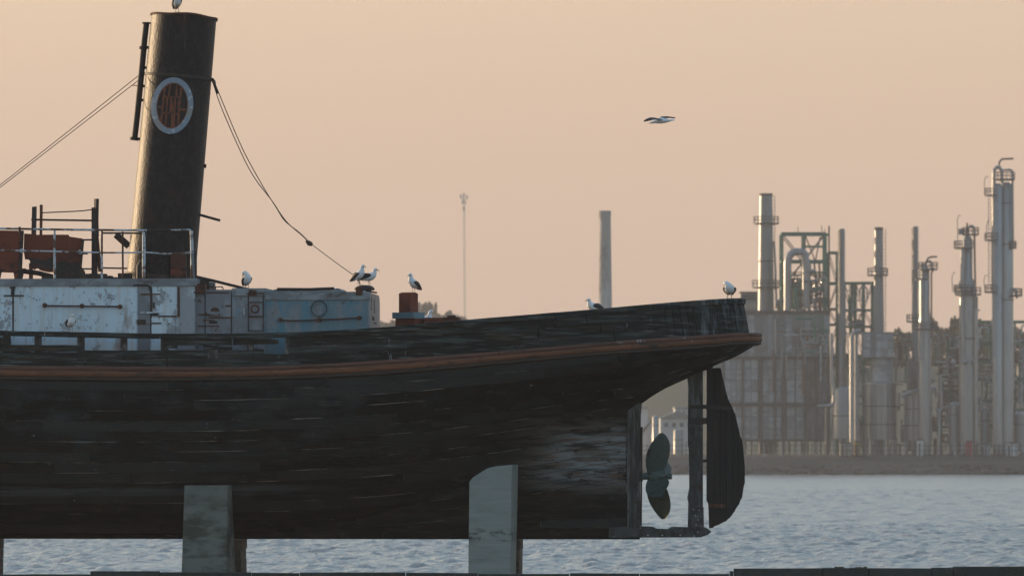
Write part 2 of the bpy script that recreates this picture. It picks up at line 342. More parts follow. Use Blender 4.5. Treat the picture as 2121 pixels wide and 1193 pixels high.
mat('concrete_old', (0.14, 0.14, 0.115), 0.9, layers=[
    dict(color=(0.060, 0.066, 0.048), scale=(1.4, 1.4, 2.5), lo=0.45, hi=0.65), dict(color=(0.125, 0.130, 0.118), scale=(1, 1, 9), lo=0.52, hi=0.66),
    dict(color=(0.025, 0.045, 0.10), scale=(2.6, 2, 9), lo=0.55, hi=0.62, op=0.7, xr=(-7.4, -7.2, -6.95, -6.8), zr=(2.42, 2.48, 2.6, 2.66)),
    dict(color=(0.045, 0.046, 0.030), scale=(1, 1, 3), lo=0.40, hi=0.60, zr=(0.5, 0.6, 1.6, 2.2))], bump=((4, 4, 18), 0.5, 0.015))
mat('timber_block', (0.075, 0.052, 0.036), 0.9, rnd=0.3, layers=[dict(color=(0.032, 0.026, 0.020), scale=(3, 3, 6), lo=0.45, hi=0.66), dict(color=(0.12, 0.10, 0.08), scale=(4, 4, 12), lo=0.56, hi=0.68)], bump=((6, 6, 20), 0.5, 0.02))
mat('kerb_stone', (0.038, 0.044, 0.042), 0.92, rnd=0.25, layers=[
    dict(color=(0.065, 0.058, 0.056), scale=(2.5, 2.5, 2.5), lo=0.45, hi=0.66), dict(color=(0.030, 0.040, 0.028), scale=(1.2, 1.2, 1.2), lo=0.48, hi=0.66),
    dict(color=(0.015, 0.016, 0.015), scale=(9, 9, 9), lo=0.58, hi=0.70)], bump=((9, 9, 9), 0.6, 0.03))
mat('moss', (0.075, 0.070, 0.020), 0.95, rnd=0.3)
mat('feather_white', (0.74, 0.75, 0.76), 0.75)
mat('feather_black', (0.016, 0.016, 0.018), 0.6, layers=[dict(color=(0.05, 0.036, 0.028), scale=(14, 14, 14), lo=0.45, hi=0.65)])
mat('beak_yellow', (0.50, 0.30, 0.045), 0.5); mat('leg_pink', (0.30, 0.24, 0.16), 0.6); mat('eye_black', (0.01, 0.01, 0.01), 0.2)

# ------------------------------------------------------------------ water, quay
def water_material():
    m = bpy.data.materials.new('water'); m.use_nodes = True; t = m.node_tree; b = t.nodes['Principled BSDF']
    b.inputs['Base Color'].default_value = (0.26, 0.25, 0.245, 1); b.inputs['Roughness'].default_value = 0.3
    b.inputs['IOR'].default_value = 1.333
    co = t.nodes.new('ShaderNodeTexCoord'); last = None
    for sc, amp in (((2.2, 1.3, 1), 0.15), ((6.5, 3.6, 1), 0.07)):
        mp = t.nodes.new('ShaderNodeMapping'); mp.inputs['Scale'].default_value = sc; t.links.new(co.outputs['Object'], mp.inputs[0])
        mp.inputs['Rotation'].default_value = (0, 0, 0.25*amp)
        no = t.nodes.new('ShaderNodeTexNoise'); no.inputs['Scale'].default_value = 1; no.inputs['Detail'].default_value = 3; t.links.new(mp.outputs[0], no.inputs['Vector'])
        ma = t.nodes.new('ShaderNodeMath'); ma.operation = 'MULTIPLY_ADD'; t.links.new(no.outputs['Fac'], ma.inputs[0]); ma.inputs[1].default_value = amp
        if last is None: ma.inputs[2].default_value = 0
        else: t.links.new(last, ma.inputs[2])
        last = ma.outputs[0]
    bp = t.nodes.new('ShaderNodeBump'); bp.inputs['Strength'].default_value = 1.0; bp.inputs['Distance'].default_value = 0.75
    t.links.new(last, bp.inputs['Height']); t.links.new(bp.outputs[0], b.inputs['Normal'])
    MATS['water'] = m
water_material()
def water_mesh():
    import numpy as np
    rg = np.random.default_rng(3)
    waves = []
    for k in range(46):
        lam = 0.45*(3.2/0.45)**(k/45); d = rg.normal(0.9, 0.75); a = 0.0082*lam**0.7*rg.uniform(.6, 1.3)
        waves.append((2*pi/lam*cos(d), 2*pi/lam*sin(d), rg.uniform(0, 2*pi), a))
    V = []; Fc = []; off = 0
    for x0, x1, y0, y1, dx, dy in ((-42, 42, 150.5, 330, .17, .24), (-75, 75, 330, 620, .36, .5), (-110, 110, 620, 1000, .62, .8)):
        nx = int((x1-x0)/dx); ny = int((y1-y0)/dy); X, Y = np.meshgrid(np.linspace(x0, x1, nx+1), np.linspace(y0, y1, ny+1)); Z = np.zeros_like(X)
        for kx, ky, ph, a in waves:
            if 2*pi/math.hypot(kx, ky) < 2.2*dy: continue
            p = kx*X+ky*Y+ph; Z += a*(np.sin(p)+.25*np.cos(2*p))
        V.append(np.stack([X, Y, Z], -1).reshape(-1, 3)); i = np.arange(ny*(nx+1)).reshape(ny, nx+1)[:, :-1].ravel()+off
        Fc.append(np.stack([i, i+1, i+nx+2, i+nx+1], -1)); off += (nx+1)*(ny+1)
    V.append(np.array([(-1500, -60, -.45), (1500, -60, -.45), (1500, 1000, -.45), (-1500, 1000, -.45)], float)); Fc.append(np.array([[off, off+1, off+2, off+3]]))
    V = np.concatenate(V).astype('f4'); Fc = np.concatenate(Fc).astype('i4'); me = bpy.data.meshes.new('water')
    me.vertices.add(len(V)); me.vertices.foreach_set('co', V.ravel()); me.loops.add(Fc.size); me.loops.foreach_set('vertex_index', Fc.ravel())
    me.polygons.add(len(Fc)); me.polygons.foreach_set('loop_start', np.arange(0, Fc.size, 4, dtype='i4')); me.update(calc_edges=True); me.validate()
    me.polygons.foreach_set('use_smooth', [True]*len(me.polygons)); me.materials.append(MATS['water'])
    o = bpy.data.objects.new('water', me); C.objects.link(o); return o
tag(water_mesh(), 'wind rippled blue grey river water', kind='structure')

quay = MB().box((-60, 118, -1.0), (60, 151.0, 0.90)).build('quay', 'kerb_stone'); tag(quay, 'stone quay under the ship', kind='structure')
# low wall of kerb stones along the near side of the blocks
kx = [(-9, 60, 1190), (60, 186, 1189), (186, 330, 1183), (330, 520, 1185), (520, 620, 1186), (620, 840, 1185.5), (840, 990, 1186), (990, 1180, 1188.5),
      (1180, 1325, 1187), (1325, 1512, 1188), (1512, 1520, 1183), (1520, 1704, 1177.5), (1704, 1800, 1176), (1800, 1930, 1176.5), (1930, 1975, 1175.5), (1975, 2180, 1173.5)]
kx = [(-260, -135, 1190), (-135, -9, 1191)] + kx + [(2180, 2300, 1174), (2300, 2420, 1175)]
for i, (a, b, y) in enumerate(kx):
    Yk = 144.6; z = W(0, y, Yk).z; xa = W(a, 0, Yk).x+0.012; xb = W(b, 0, Yk).x-0.012
    dz = random.uniform(-.012, .012)
    k = MB().hexa([(xa, Yk, 0.3), (xb, Yk, 0.3), (xb, Yk+.5, 0.3), (xa, Yk+.5, 0.3), (xa, Yk+.02, z), (xb, Yk+.02, z+dz), (xb, Yk+.5, z+dz), (xa, Yk+.5, z)])
    k.build('kerb_stone', 'kerb_stone', quay)
def tuft(px, py, wpx, n):
    mb = MB()
    for q in range(n):
        x = random.gauss(px, wpx/2); p = W(x, py, 144.85); r = random.uniform(.012, .04)
        mb.ball((p.x, p.y+random.uniform(-.1, .1), W(0, 1176.5, 144.85).z+r*.3), (r*1.5, r, r), 6, 4)
    o = mb.build('moss_tuft', 'moss', None, True); return o
tag(tuft(1738, 1175, 9, 16), 'small round yellow green moss tuft on the kerb wall', 'moss')
tag(tuft(1780, 1176, 18, 22), 'low spread of moss on the kerb wall beside a round tuft', 'moss')

# ------------------------------------------------------------------ the ship
AY = radians(3.8); SY = 150.0
def w2l(p): x, y = p[0], p[1]-SY; return Vector((x*cos(AY)-y*sin(AY), x*sin(AY)+y*cos(AY), p[2]))
def l2w(p): return Vector((p[0]*cos(AY)+p[1]*sin(AY), SY-p[0]*sin(AY)+p[1]*cos(AY), p[2]))
CAML = w2l((0, 0, H))
def S(px, py, yl):
    d = Vector(((px-CX)/F, 1.0, -(py-YH)/F)); dl = Vector((d.x*cos(AY)-d.y*sin(AY), d.x*sin(AY)+d.y*cos(AY), d.z))
    t = (yl-CAML.y)/dl.y; return CAML+dl*t
ship = thing('steam_tug', (0, SY, 0), 'derelict black wooden steam tug with tall funnel, shored up on concrete pillars', 'ship', rz=-AY)

NSE = 2.35; BM = 2.75
XM = S(900, 700, -BM).x
def xof(px, py=700, yl=-BM): return S(px, py, yl).x
XT_RUB = S(1574, 700, 0).x
XT_BUL = (S(1552, 690, 0).x, S(1540, 620, 0).x)
def bow(x):
    t = max(0.0, (-13.0-x)/8.5); return sqrt(max(0.0, 1-min(1, t)**2.2))
def plan(s, xt, bm=BM):
    """s<0: metres ahead of XM; 0..pi: round the stern to the far side"""
    if s <= 0:
        x = XM+s; return x, -bm*bow(x)
    sg = -1 if s <= pi/2 else 1
    c = abs(cos(s)); q = sin(s)
    return XM+(xt-XM)*q**(2/NSE), sg*bm*c**(2/NSE)
def s_of_x(x, xt):
    if x <= XM: return x-XM
    X = min(1, (x-XM)/(xt-XM)); return math.asin(min(1, X**(NSE/2)))
def yb_of_x(x, xt=None, bm=BM): return -plan(s_of_x(x, xt or XT_RUB), xt or XT_RUB, bm)[1]
def SH(px, py, xt=None, bm=BM):
    y = -bm
    for _ in range(6):
        p = S(px, py, y); y = -yb_of_x(p.x, xt, bm)
    return S(px, py, y)
def zcurve(pts, near=True, xt=None): 
    q = [(SH(a, b, xt) if near else S(a, b, 0)) for a, b in pts]; return spline([(p.x, p.z) for p in q])
Z_RT = zcurve([(-700, 748), (-300, 754), (0, 757), (250, 759), (450, 760), (700, 752), (900, 738), (1100, 722), (1300, 705), (1450, 695), (1545, 689)])
Z_RB = zcurve([(-700, 779), (-300, 785), (0, 788), (250, 791), (450, 790), (700, 783), (900, 769), (1100, 750), (1300, 733), (1450, 723), (1545, 714)])
Z_RAIL = zcurve([(-700, 672), (-300, 680), (0, 684.5), (170, 688), (400, 691), (620, 687), (760, 680), (900, 668), (1060, 654), (1200, 643), (1350, 630), (1480, 620), (1530, 617.5)], xt=XT_BUL[1])
Z_C = zcurve([(-700, 1100), (-300, 1104), (300, 1104), (500, 1100), (700, 1078), (850, 1042), (1000, 990), (1150, 930), (1250, 885), (1328, 836), (1360, 814), (1425, 783), (1480, 757), (1530, 735), (1568, 712)], near=False)
Z_L = zcurve([(-700, 1100), (300, 1104), (500, 1101), (800, 1088), (1000, 1062), (1180, 1028), (1330, 1000)], near=False)
X_SP = S(1322, 900, 0).x
VS = 0.6
def zv(x, v):
    top = Z_RB(x)+0.05
    if x <= X_SP:
        lo = Z_L(x); r = lo+v*(top-lo)
        # blend so that strake VS meets the counter at the sternpost
        zt = Z_C(X_SP); cur = Z_L(X_SP)+VS*(Z_RB(X_SP)+0.05-Z_L(X_SP)); k = sst(x, X_SP-4.5, X_SP)
        bumpv = (v/VS if v < VS else (1-v)/(1-VS)); return r+(zt-cur)*bumpv*k
    lo = Z_C(x); return lo+max(0, (v-VS))/(1-VS)*(top-lo)
def hb(x, B, z):
    zc = Z_C(x); top = Z_RB(x)+0.05; t = min(1, max(0, (z-zc)/max(.02, top-zc)))
    full = (1-(1-t)**2.2)**0.5
    a = 1.4-0.75*sst(x, X_SP, X_SP+1.6); aft = sin(pi/2*t)**a
    k = sst(x, xof(250), xof(1200)); g = lerp(full, aft, k)
    bmin = min(0.16, B); return bmin+(B-bmin)*g
HULL = MB()
ss = [-21.0+XM*0 + i*0.6 for i in range(0, 36)]; ss = [s for s in ss if s < -0.05] + [0.0] + [pi/2*(i/26) for i in range(1, 27)]
def hull_grid(sgn, inset):
    G = []
    for s in ss:
        x, y = plan(s, XT_RUB-0.04); B = max(0.0, -y-inset); row = []
        x = min(x, XT_RUB-0.06)
        zlo = min(Z_C(x), Z_L(x)) if x < X_SP else Z_C(x)
        for j in range(17):
            z = lerp(Z_C(x), Z_RB(x)+0.05, j/16); row.append((x, sgn*max(0, hb(x, B, z)-0.0), z))
        row.append((x, sgn*B, lerp(Z_RB(x), Z_RT(x), 1.0)))
        G.append(row)
    return G
for sgn in (-1, 1):
    G = hull_grid(sgn, 0.045); o = len(HULL.v); nv = len(G[0])
    for r in G: HULL.v += r
    for i in range(len(G)-1):
        for j in range(nv-1): HULL.f.append((o+i*nv+j, o+(i+1)*nv+j, o+(i+1)*nv+j+1, o+i*nv+j+1))
# deck closing the hull at the top, just under the bulwark
o = len(HULL.v); D = []
for s in ss:
    x, y = plan(s, XT_RUB-0.04); x = min(x, XT_RUB-.06); B = max(0, -y-.045); D.append((x, B, Z_RT(x)))
for x, B, z in D: HULL.v += [(x, -B, z), (x, B, z)]
for i in range(len(D)-1): HULL.f.append((o+2*i, o+2*i+2, o+2*i+3, o+2*i+1))
# thin centre body between the turn of the hull and the keel
xs_c = [lerp(S(480, 0, 0).x, X_SP-.02, i/24) for i in range(25)]
HULL.shell([[(x, -.13, S(0, 1100, 0).z), (x, -.13, max(Z_C(x), S(0, 1098, 0).z))] for x in xs_c], [[(x, .13, S(0, 1100, 0).z), (x, .13, max(Z_C(x), S(0, 1098, 0).z))] for x in xs_c])
hull = HULL.build('hull', 'hull_seam', ship, True)
# planks of the near side (strakes with staggered butts)
NST = 15
def strip(zf0, zf1, s0, s1, n, yf, th, xt, nv=3, jag=0.0):
    A = []; B = []
    for i in range(n+1):
        s = lerp(s0, s1, i/n); ra = []; rb = []
        for j in range(nv+1):
            x, y = plan(s, xt); x = min(x, xt-.005)
            z0, z1 = zf0(x), zf1(x); z = lerp(z0, z1, j/nv)
            if jag and j in (0, nv): z += random.uniform(-jag, jag)
            h = yf(x, -y, z); ra.append((x, -h, z)); rb.append((x, -max(0.0, h-th), z))
        A.append(ra); B.append(rb)
    return MB().shell(A, B)
g = 0.011
for k in range(NST):
    v0 = k/NST; v1 = (k+1)/NST
    send = s_of_x(X_SP-0.262, XT_RUB) if v1 <= VS+.001 else pi/2-0.04
    cuts = [-20.5]; c = -20.5+random.uniform(1.5, 4)
    while c < 0: cuts.append(c); c += random.uniform(2.6, 5.2)
    if send > 0:
        if send > 1: cuts += [random.uniform(0.18, 0.42), random.uniform(.62, .9)] if k % 2 else [random.uniform(0.05, .2), random.uniform(.45, .7)]
        else: cuts = cuts
    cuts.append(send)
    for a, b in zip(cuts[:-1], cuts[1:]):
        if b-a < .02: continue
        pr = random.uniform(-.004, .016)
        n = max(3, int((b-a)/0.5)) if b <= 0 else max(4, int((b-a)*9)+4)
        gg = 0.003 if b <= 0 else 0.0006
        mb = strip(lambda x: zv(x, v0)+g*.6, lambda x: zv(x, v1)-g*.6, a+gg, b-gg, n, lambda x, B, z: hb(x, max(0.02, B-.045), z)+0.013+pr, 0.05, XT_RUB-.03, 3, 0.0025)
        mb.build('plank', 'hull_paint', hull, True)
# keel, deadwood, sternpost, sole piece
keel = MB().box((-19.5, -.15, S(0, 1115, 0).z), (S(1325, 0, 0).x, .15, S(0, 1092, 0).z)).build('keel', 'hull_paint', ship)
nrow = 4
for r in range(nrow):
    xs_ = [S(620, 0, 0).x, S(900+40*r, 0, 0).x, S(1120-30*r, 0, 0).x, S(1298, 0, 0).x]
    for a, b in zip(xs_[:-1], xs_[1:]):
        A = []; B = []
        for i in range(7):
            x = lerp(a+.006, b-.006, i/6); z0 = S(0, 1092, 0).z+.004; z1 = max(Z_L(x)+.03, z0+.02)
            za = lerp(z0, z1, r/nrow)+.004; zb = lerp(z0, z1, (r+1)/nrow)-.004
            A.append([(x, -.17-.01*(r % 2), za), (x, -.17-.01*(r % 2), zb)]); B.append([(x, .17, za), (x, .17, zb)])
        MB().shell(A, B).build('deadwood_timber', 'hull_paint', keel)
def poly_part(name, m, pts, y0, y1, parent=None, yref=0):
    return MB().plate([(S(a, b, yref).x, y0, S(a, b, yref).z) for a, b in pts], (0, y1-y0, 0)).build(name, m, parent or ship)
sp = poly_part('sternpost', 'post_wood', [(1299, 850), (1312, 838), (1329, 834), (1327, 860), (1325, 985), (1326, 1092), (1300, 1092)], -.21, .21)
poly_part('iron_facing', 'dark_iron', [(1327, 884), (1331, 884), (1330, 965), (1329, 1088), (1327, 1088)], -.16, .16, sp)
# counter knee between sternpost and counter
sole = poly_part('sole_piece', 'shoe_metal', [(1262, 1091), (1330, 1089), (1352, 1090), (1360, 1094), (1383, 1095), (1392, 1090), (1424, 1091), (1458, 1091), (1466, 1094), (1473, 1101), (1466, 1107), (1452, 1112), (1262, 1113)], -.19, .19)
for a in (1342, 1372, 1409, 1438):
    p = S(a, 1108, -.19); MB().ball(p, (.02, .012, .02), 8, 4).build('bolt', 'bolt_metal', sole, True)
rp = poly_part('rudder_post', 'post_wood', [(1424, 781), (1440, 770), (1455.5, 765), (1455.5, 1092), (1425, 1092), (1426, 1040), (1424, 1030), (1428, 1010), (1427, 930), (1425, 920), (1426, 800)], -.17, .17)
poly_part('strap', 'dark_iron', [(1431, 839), (1462, 838), (1462, 846), (1431, 847)], -.20, .20, rp)
poly_part('strap', 'dark_iron', [(1427, 866), (1463, 865), (1463, 878), (1427, 878)], -.20, .20, rp)
poly_part('plate', 'shoe_metal', [(1427, 878), (1441, 878), (1440, 920), (1427, 920)], -.195, .195, rp)
bp_ = poly_part('plate', 'shoe_metal', [(1432, 1051), (1457, 1050), (1458, 1110), (1432, 1110)], -.20, .20, rp)
for a, b in ((1436, 1055), (1448, 1056), (1440, 1067), (1446, 1076), (1442, 1087), (1445, 1101), (1438, 1110)):
    p = S(a, b, -.20); MB().ball(p, (.017, .012, .017), 8, 4).build('bolt', 'bolt_metal', sole, True)
# rudder from upright planks
rud_l = spline([(762, 1465), (810, 1463.5), (900, 1463.5), (960, 1464), (1040, 1465), (1095, 1469)])
rud_r = spline([(762, 1494), (790, 1500), (820, 1507), (850, 1521), (880, 1529), (910, 1537), (950, 1542), (980, 1544), (1010, 1541), (1040, 1534), (1060, 1522), (1078, 1506), (1092, 1476)])
rudder = MB()
ys = [762+i*6.6 for i in range(51)]
left = [(rud_l(y) if y < 1040 else rud_l(y)+3, y) for y in ys]; right = [(rud_r(y)+random.uniform(-.5, .5), y) for y in ys]
def rpt(px, py, y): q = S(px, py, 0); return (q.x, y, q.z)
stock = MB().plate([rpt(a, b, -.04) for a, b in left]+[rpt(a-2, b, -.04) for a, b in right[::-1]], (0, .08, 0)).build('rudder', 'rudder_wood', ship)
poly_part('stock', 'rudder_wood', [(1463.5, 764), (1478, 762), (1480, 900), (1478, 1092), (1469, 1094), (1467, 1040), (1463.5, 1036)], -.10, .10, stock)
pcuts = [0, .2, .38, .55, .72, .88, 1.0]
xl, xr = 1478.5, 1546
edges = [1479, 1492, 1505, 1517, 1530, 1547]
for a, b in zip(edges[:-1], edges[1:]):
    pts_t = []; pts_b = []
    for i in range(9):
        x = lerp(a+.5, b-.3, i/8)
        yy = [y for x_, y in right if x_ >= x]
        if yy: pts_t.append((x, min(yy))); pts_b.append((x, max(yy)+random.uniform(-.8, .8)))
    if len(pts_t) > 1:
        thk = random.uniform(.075, .095)
        poly_part('plank', 'rudder_wood', pts_t+pts_b[::-1], -thk, thk, stock)
poly_part('strap', 'dark_iron', [(1462, 838), (1512, 842), (1513, 850), (1462, 847)], -.115, .115, stock)
poly_part('strap', 'rust', [(1468, 1042), (1503, 1043), (1502, 1051), (1468, 1050)], -.115, .115, stock)
poly_part('pintle', 'dark_iron', [(1455, 952), (1466, 950), (1466, 956), (1457, 958)], -.05, .05, stock)
poly_part('rudder_head', 'dark_iron', [(1452, 755), (1477, 753), (1476, 764), (1455, 768)], -.08, .08, stock)
# propeller: hub and four blades
pc = S(1365, 986, 0)
hubp = [(1324, .13), (1331, .13), (1332, .085), (1345, .085), (1346, .15), (1352, .185), (1370, .185), (1379, .15), (1382, .075), (1391, .075), (1392, .05)]
prop = MB().tube([(S(a, 986, 0).x, 0, pc.z) for a, r in hubp], [r for a, r in hubp], 20).build('propeller', 'propeller_bronze', ship, True)
def blade(ang, R=1.12):
    A = []; B = []
    n = 12; m = 8
    for i in range(n+1):
        f = i/n; r = lerp(.08, R, f)
        ch = .20+.13*sin(pi*min(1, f*1.02)); ch *= 1 if f < .55 else sqrt(max(.02, 1-((f-.55)/.45)**2.6))
        pitch = radians(74-20*f); ra = []; rb = []
        for j in range(m+1):
            c = (j/m-.5)*2*ch*0.95; cam_ = 0.05*(1-(2*j/m-1)**2)
            th = 0.045*(1-.75*f)*(1-(2*j/m-1)**2)+.006
            ax = c*sin(pitch)+cam_*cos(pitch); tg = c*cos(pitch)-cam_*sin(pitch)
            ax += 0.16*f-.09
            for T, row in ((th, ra), (-th, rb)):
                a_ = ax+T*cos(pitch)*.5; t_ = tg-T*sin(pitch)*.5
                v = Vector((pc.x+a_, t_, r)); q = Vector((v.x, v.y*cos(ang)-v.z*sin(ang), v.y*sin(ang)+v.z*cos(ang)+pc.z)); row.append(q)
        A.append(ra); B.append(rb)
    return MB().shell(A, B)
for k in range(4):
    blade(radians(24+90*k), 1.16).build('blade', 'propeller_bronze', prop, True)

# rubbing strake: three bands of timbers
rub = None
bands = [(0.0, 0.33, 'strake_dark', 0.045), (0.34, 0.70, 'strake_orange', 0.115), (0.71, 1.0, 'strake_red', 0.105)]
for bi, (f0, f1, mn, off) in enumerate(bands):
    cuts = [-20.3, -17, -13.6-bi, -10.4+bi*.8, -7.6-bi*.6, -4.9+bi, -2.2-bi*.5, 0.05+bi*.05, 0.32+bi*.08, 0.66-bi*.07, 1.02+.05*bi, pi/2, 2.2, 2.9]
    if bi == 0: cuts = [-20.3, -15.5, -11.2, -6.3, -1.8, .25, .8, 1.2, pi/2, 2.2, 2.9]
    for a, b in zip(cuts[:-1], cuts[1:]):
        A = []; B = []; n = max(6, int((b-a)/.4)) if b <= .1 else max(8, int((b-a)*26))
        gg = .004 if b <= 0 else .0008
        for i in range(n+1):
            s = lerp(a+gg, b-gg, i/n); x, y = plan(s, XT_RUB+off*.35, BM+off*.4); x2, y2 = plan(s, XT_RUB-.16, BM-.10)
            z0, z1 = Z_RB(x), Z_RT(x); ra = []; rb = []
            for j in range(4):
                f = lerp(f0, f1, j/3); bul = (0.02 if j in (1, 2) else 0.0); xx, yy = plan(s, XT_RUB+off*.35+bul, BM+off*.4+bul)
                if bi == 0 and j == 0: xx, yy = plan(s, XT_RUB-.05, BM-.03)
                ra.append((xx, yy, lerp(z0, z1, f)+random.uniform(-.003, .003))); rb.append((x2, y2, lerp(z0, z1, f)))
            A.append(ra); B.append(rb)
        o = MB().shell(A, B).build('rubbing_strake' if rub is None else 'timber', mn, ship if rub is None else rub, True)
        if rub is None: rub = o
# bulwark
def bplan(s, f, inset=0.0):
    xt = lerp(XT_BUL[0], XT_BUL[1], f)-inset; return plan(s, xt, BM-.05-.05*f-inset)
def s_px(px, py): 
    p = SH(px, py, XT_BUL[0], BM-.07); return s_of_x(p.x, XT_BUL[0])
bul = None
def bpiece(name, m, a, b, f0, f1, th=0.055, out_=0.0, jag=0.004, n=None, parent=None, nv=2):
    global bul
    A = []; B = []; n = n or (max(4, int((b-a)/.35)) if b <= .1 else max(5, int((b-a)*22)))
    for i in range(n+1):
        s = lerp(a, b, i/n); ra = []; rb = []
        for j in range(nv+1):
            x0, y0 = bplan(s, .5); zb, zt = Z_RT(x0)-.01, Z_RAIL(x0)-.10
            F0 = f0(i/n) if callable(f0) else f0; F1 = f1(i/n) if callable(f1) else f1
            f = lerp(F0, F1, j/nv); x, y = bplan(s, f, -out_); x2, y2 = bplan(s, f, th-out_)
            z = lerp(zb, zt, f)+(random.uniform(-jag, jag) if j in (0, nv) else 0)
            ra.append((x, y, z)); rb.append((x2, y2, z))
        A.append(ra); B.append(rb)
    o = MB().shell(A, B).build(name if bul is not None or parent else 'bulwark', m, parent or bul or ship, True)
    if bul is None: bul = o
    return o
e = .004
# forward, broken part.  f = 0 at the rubbing strake, 1 under the rail cap  (photo rows 757 .. 700)
def fr(px, y):
    s = s_px(px, y); x, _ = bplan(s, .5); zb, zt = Z_RT(x)-.01, Z_RAIL(x)-.10; z = S(px, y, -BM+.05).z; return (z-zb)/(zt-zb)
def piece_px(x0, x1, yt0, yt1, yb0, yb1, jag=.006, out_=0.0, m='bulwark_wood'):
    a = s_px(x0, 720)+e; b = s_px(x1, 720)-e
    ft = (fr(x0, yt0), fr(x1, yt1)); fb = (fr(x0, yb0), fr(x1, yb1))
    return bpiece('plank', m, a, b, lambda t: lerp(fb[0], fb[1], t), lambda t: lerp(ft[0], ft[1], t), out_=out_, jag=jag)
rows = [(-620, -330, 735, 743, 757), (-330, -60, 737, 744, 757), (-60, 175, 729, 743, 757), (175, 345, 725, 742, 758), (345, 525, 725, 741, 758), (525, 612, 733, 744, 758)]
for x0, x1, yt, ym, yb in rows:
    piece_px(x0, x1, yt, yt+random.uniform(-.5, .8), ym-.7, ym-.7); piece_px(x0+random.uniform(-4, 4), x1, ym, ym, yb+4, yb+4, out_=.01)
piece_px(-620, -215, 712, 712, 734, 736); piece_px(-212, 22, 699, 699, 714, 714); piece_px(-212, 166, 713, 715, 728, 728.5, out_=.012)
piece_px(22, 64, 720, 722, 729, 729, jag=.01)
piece_px(338, 480, 701, 701, 714.5, 715, jag=.008); piece_px(482, 560, 701, 701, 714, 713, jag=.008); piece_px(560, 577, 701, 704, 713, 712, jag=.008)
piece_px(346, 368, 714.5, 714.5, 721, 722); piece_px(420, 455, 715, 715, 725, 725); piece_px(455, 480, 717, 718, 725, 725, jag=.01)
piece_px(525, 546, 722, 723, 733, 734, jag=.01); piece_px(430, 452, 724, 724, 742, 742, out_=.02, m='stanchion_wood')
for i, (f0, f1) in enumerate(((0, .34), (.345, .66), (.665, 1.0))):
    st = s_px(600, 720); en = s_px(1384, 660)
    cuts = [st, st+2.2+i*.7, -1.2+i*.5, .22+.06*i, .55-.05*i, en]
    for a, b in zip(cuts[:-1], cuts[1:]): bpiece('plank', 'bulwark_wood', a+.003, b-(.003 if b < 0 else .0012), f0+.006, f1-.006, out_=random.uniform(-.008, .012))
a0 = s_px(1384, 660); ns = 44
for i in range(ns):
    a = lerp(a0, 2.6, i/ns); b = lerp(a0, 2.6, (i+1)/ns)
    bpiece('stave', 'bulwark_wood', a+.0025, b-.0025, .0, 1.0, th=.06, out_=random.uniform(-.008, .008), n=2, nv=3)
# inner lining so no light comes through the seams aft
bpiece('lining', 'hull_seam', s_px(604, 720), 2.6, 0.0, .98, th=.03, out_=-.07, n=60, jag=0)
for px in (-560, -480, -400, -310, -220, -130, -40, 12, 77, 166, 255, 339, 430, 517, 596):
    wv = random.uniform(5.5, 7); a = s_px(px-wv, 720); b = s_px(px+wv, 720)
    bpiece('stanchion', 'stanchion_wood', a, b, 0.12, 1.0, th=.16, out_=-.06, n=2, jag=.0)
bpiece('lining', 'hull_seam', s_px(-620, 720), s_px(616, 720), -.16, .36, th=.03, out_=-.07, n=60, jag=0)
# rail cap
cuts = [-20.3, -17.2, -14.3, -11.2, -8.5, -5.4, -2.7, .04, .34, .62, .95, 1.25, pi/2, 2.1, 2.6]
for a, b in zip(cuts[:-1], cuts[1:]):
    A = []; B = []; n = max(6, int((b-a)/.35)) if b <= .1 else max(7, int((b-a)*24)); gg = .004 if b <= 0 else .0008
    for i in range(n+1):
        s = lerp(a+gg, b-gg, i/n); x0, _ = bplan(s, 1); zt = Z_RAIL(x0)
        x, y = bplan(s, 1, -.055); x2, y2 = bplan(s, 1, .2); j1 = random.uniform(-.006, .006)
        A.append([(x, y, zt-.125+random.uniform(-.005, .005)), (x, y, zt-.02+j1), (lerp(x, x2, .1), lerp(y, y2, .1), zt+j1)]); B.append([(x2, y2, zt-.125), (x2, y2, zt-.02), (lerp(x, x2, .9), lerp(y, y2, .9), zt)])
    MB().shell(A, B).build('rail_timber', 'bulwark_wood', bul, True)
# ------------------------------------------------------------------ deckhouses, funnel, rigging
YA = -1.9; YB = -1.7
def P(px, py, y): return S(px, py, y)
def slab(name, m, x0, x1, yt, yb, y0, y1, parent, smooth=False):
    a = S(x0, yt, y0); b = S(x1, yb, y0); return MB().box((a.x, y0, b.z), (b.x, y1, a.z)).build(name, m, parent)
def rod(name, m, pts, r, parent, y, n=8): return MB().tube([S(a, b, y) if not hasattr(y, '__len__') else S(a, b, y[i]) for i, (a, b) in enumerate(pts)], r, n).build(name, m, parent, True)
fh = slab('deckhouse', 'house_white', -560, 404, 591, 745, YA, 1.9, ship)
slab('roof_edge', 'roof_edge', -565, 408, 578.5, 592, YA-.05, 1.95, fh)
# wall plates: seams between sheets stand a little proud
for x0, x1 in ((-250, -130), (-128, 25.2), (29, 172), (173, 283)): slab('wall_sheet', 'house_white', x0, x1, 593, 744, YA-.008, YA-.001, fh)
slab('seam_strip', 'dark_iron', 25.4, 28.4, 600, 686, YA-.016, YA-.009, fh)
for a in ((8, 611, 49, 613), (23, 597, 30, 610), (20, 594, 31, 597)): slab('hinge', 'dark_iron', a[0], a[2], a[1], a[3]+1, YA-.03, YA-.009, fh)
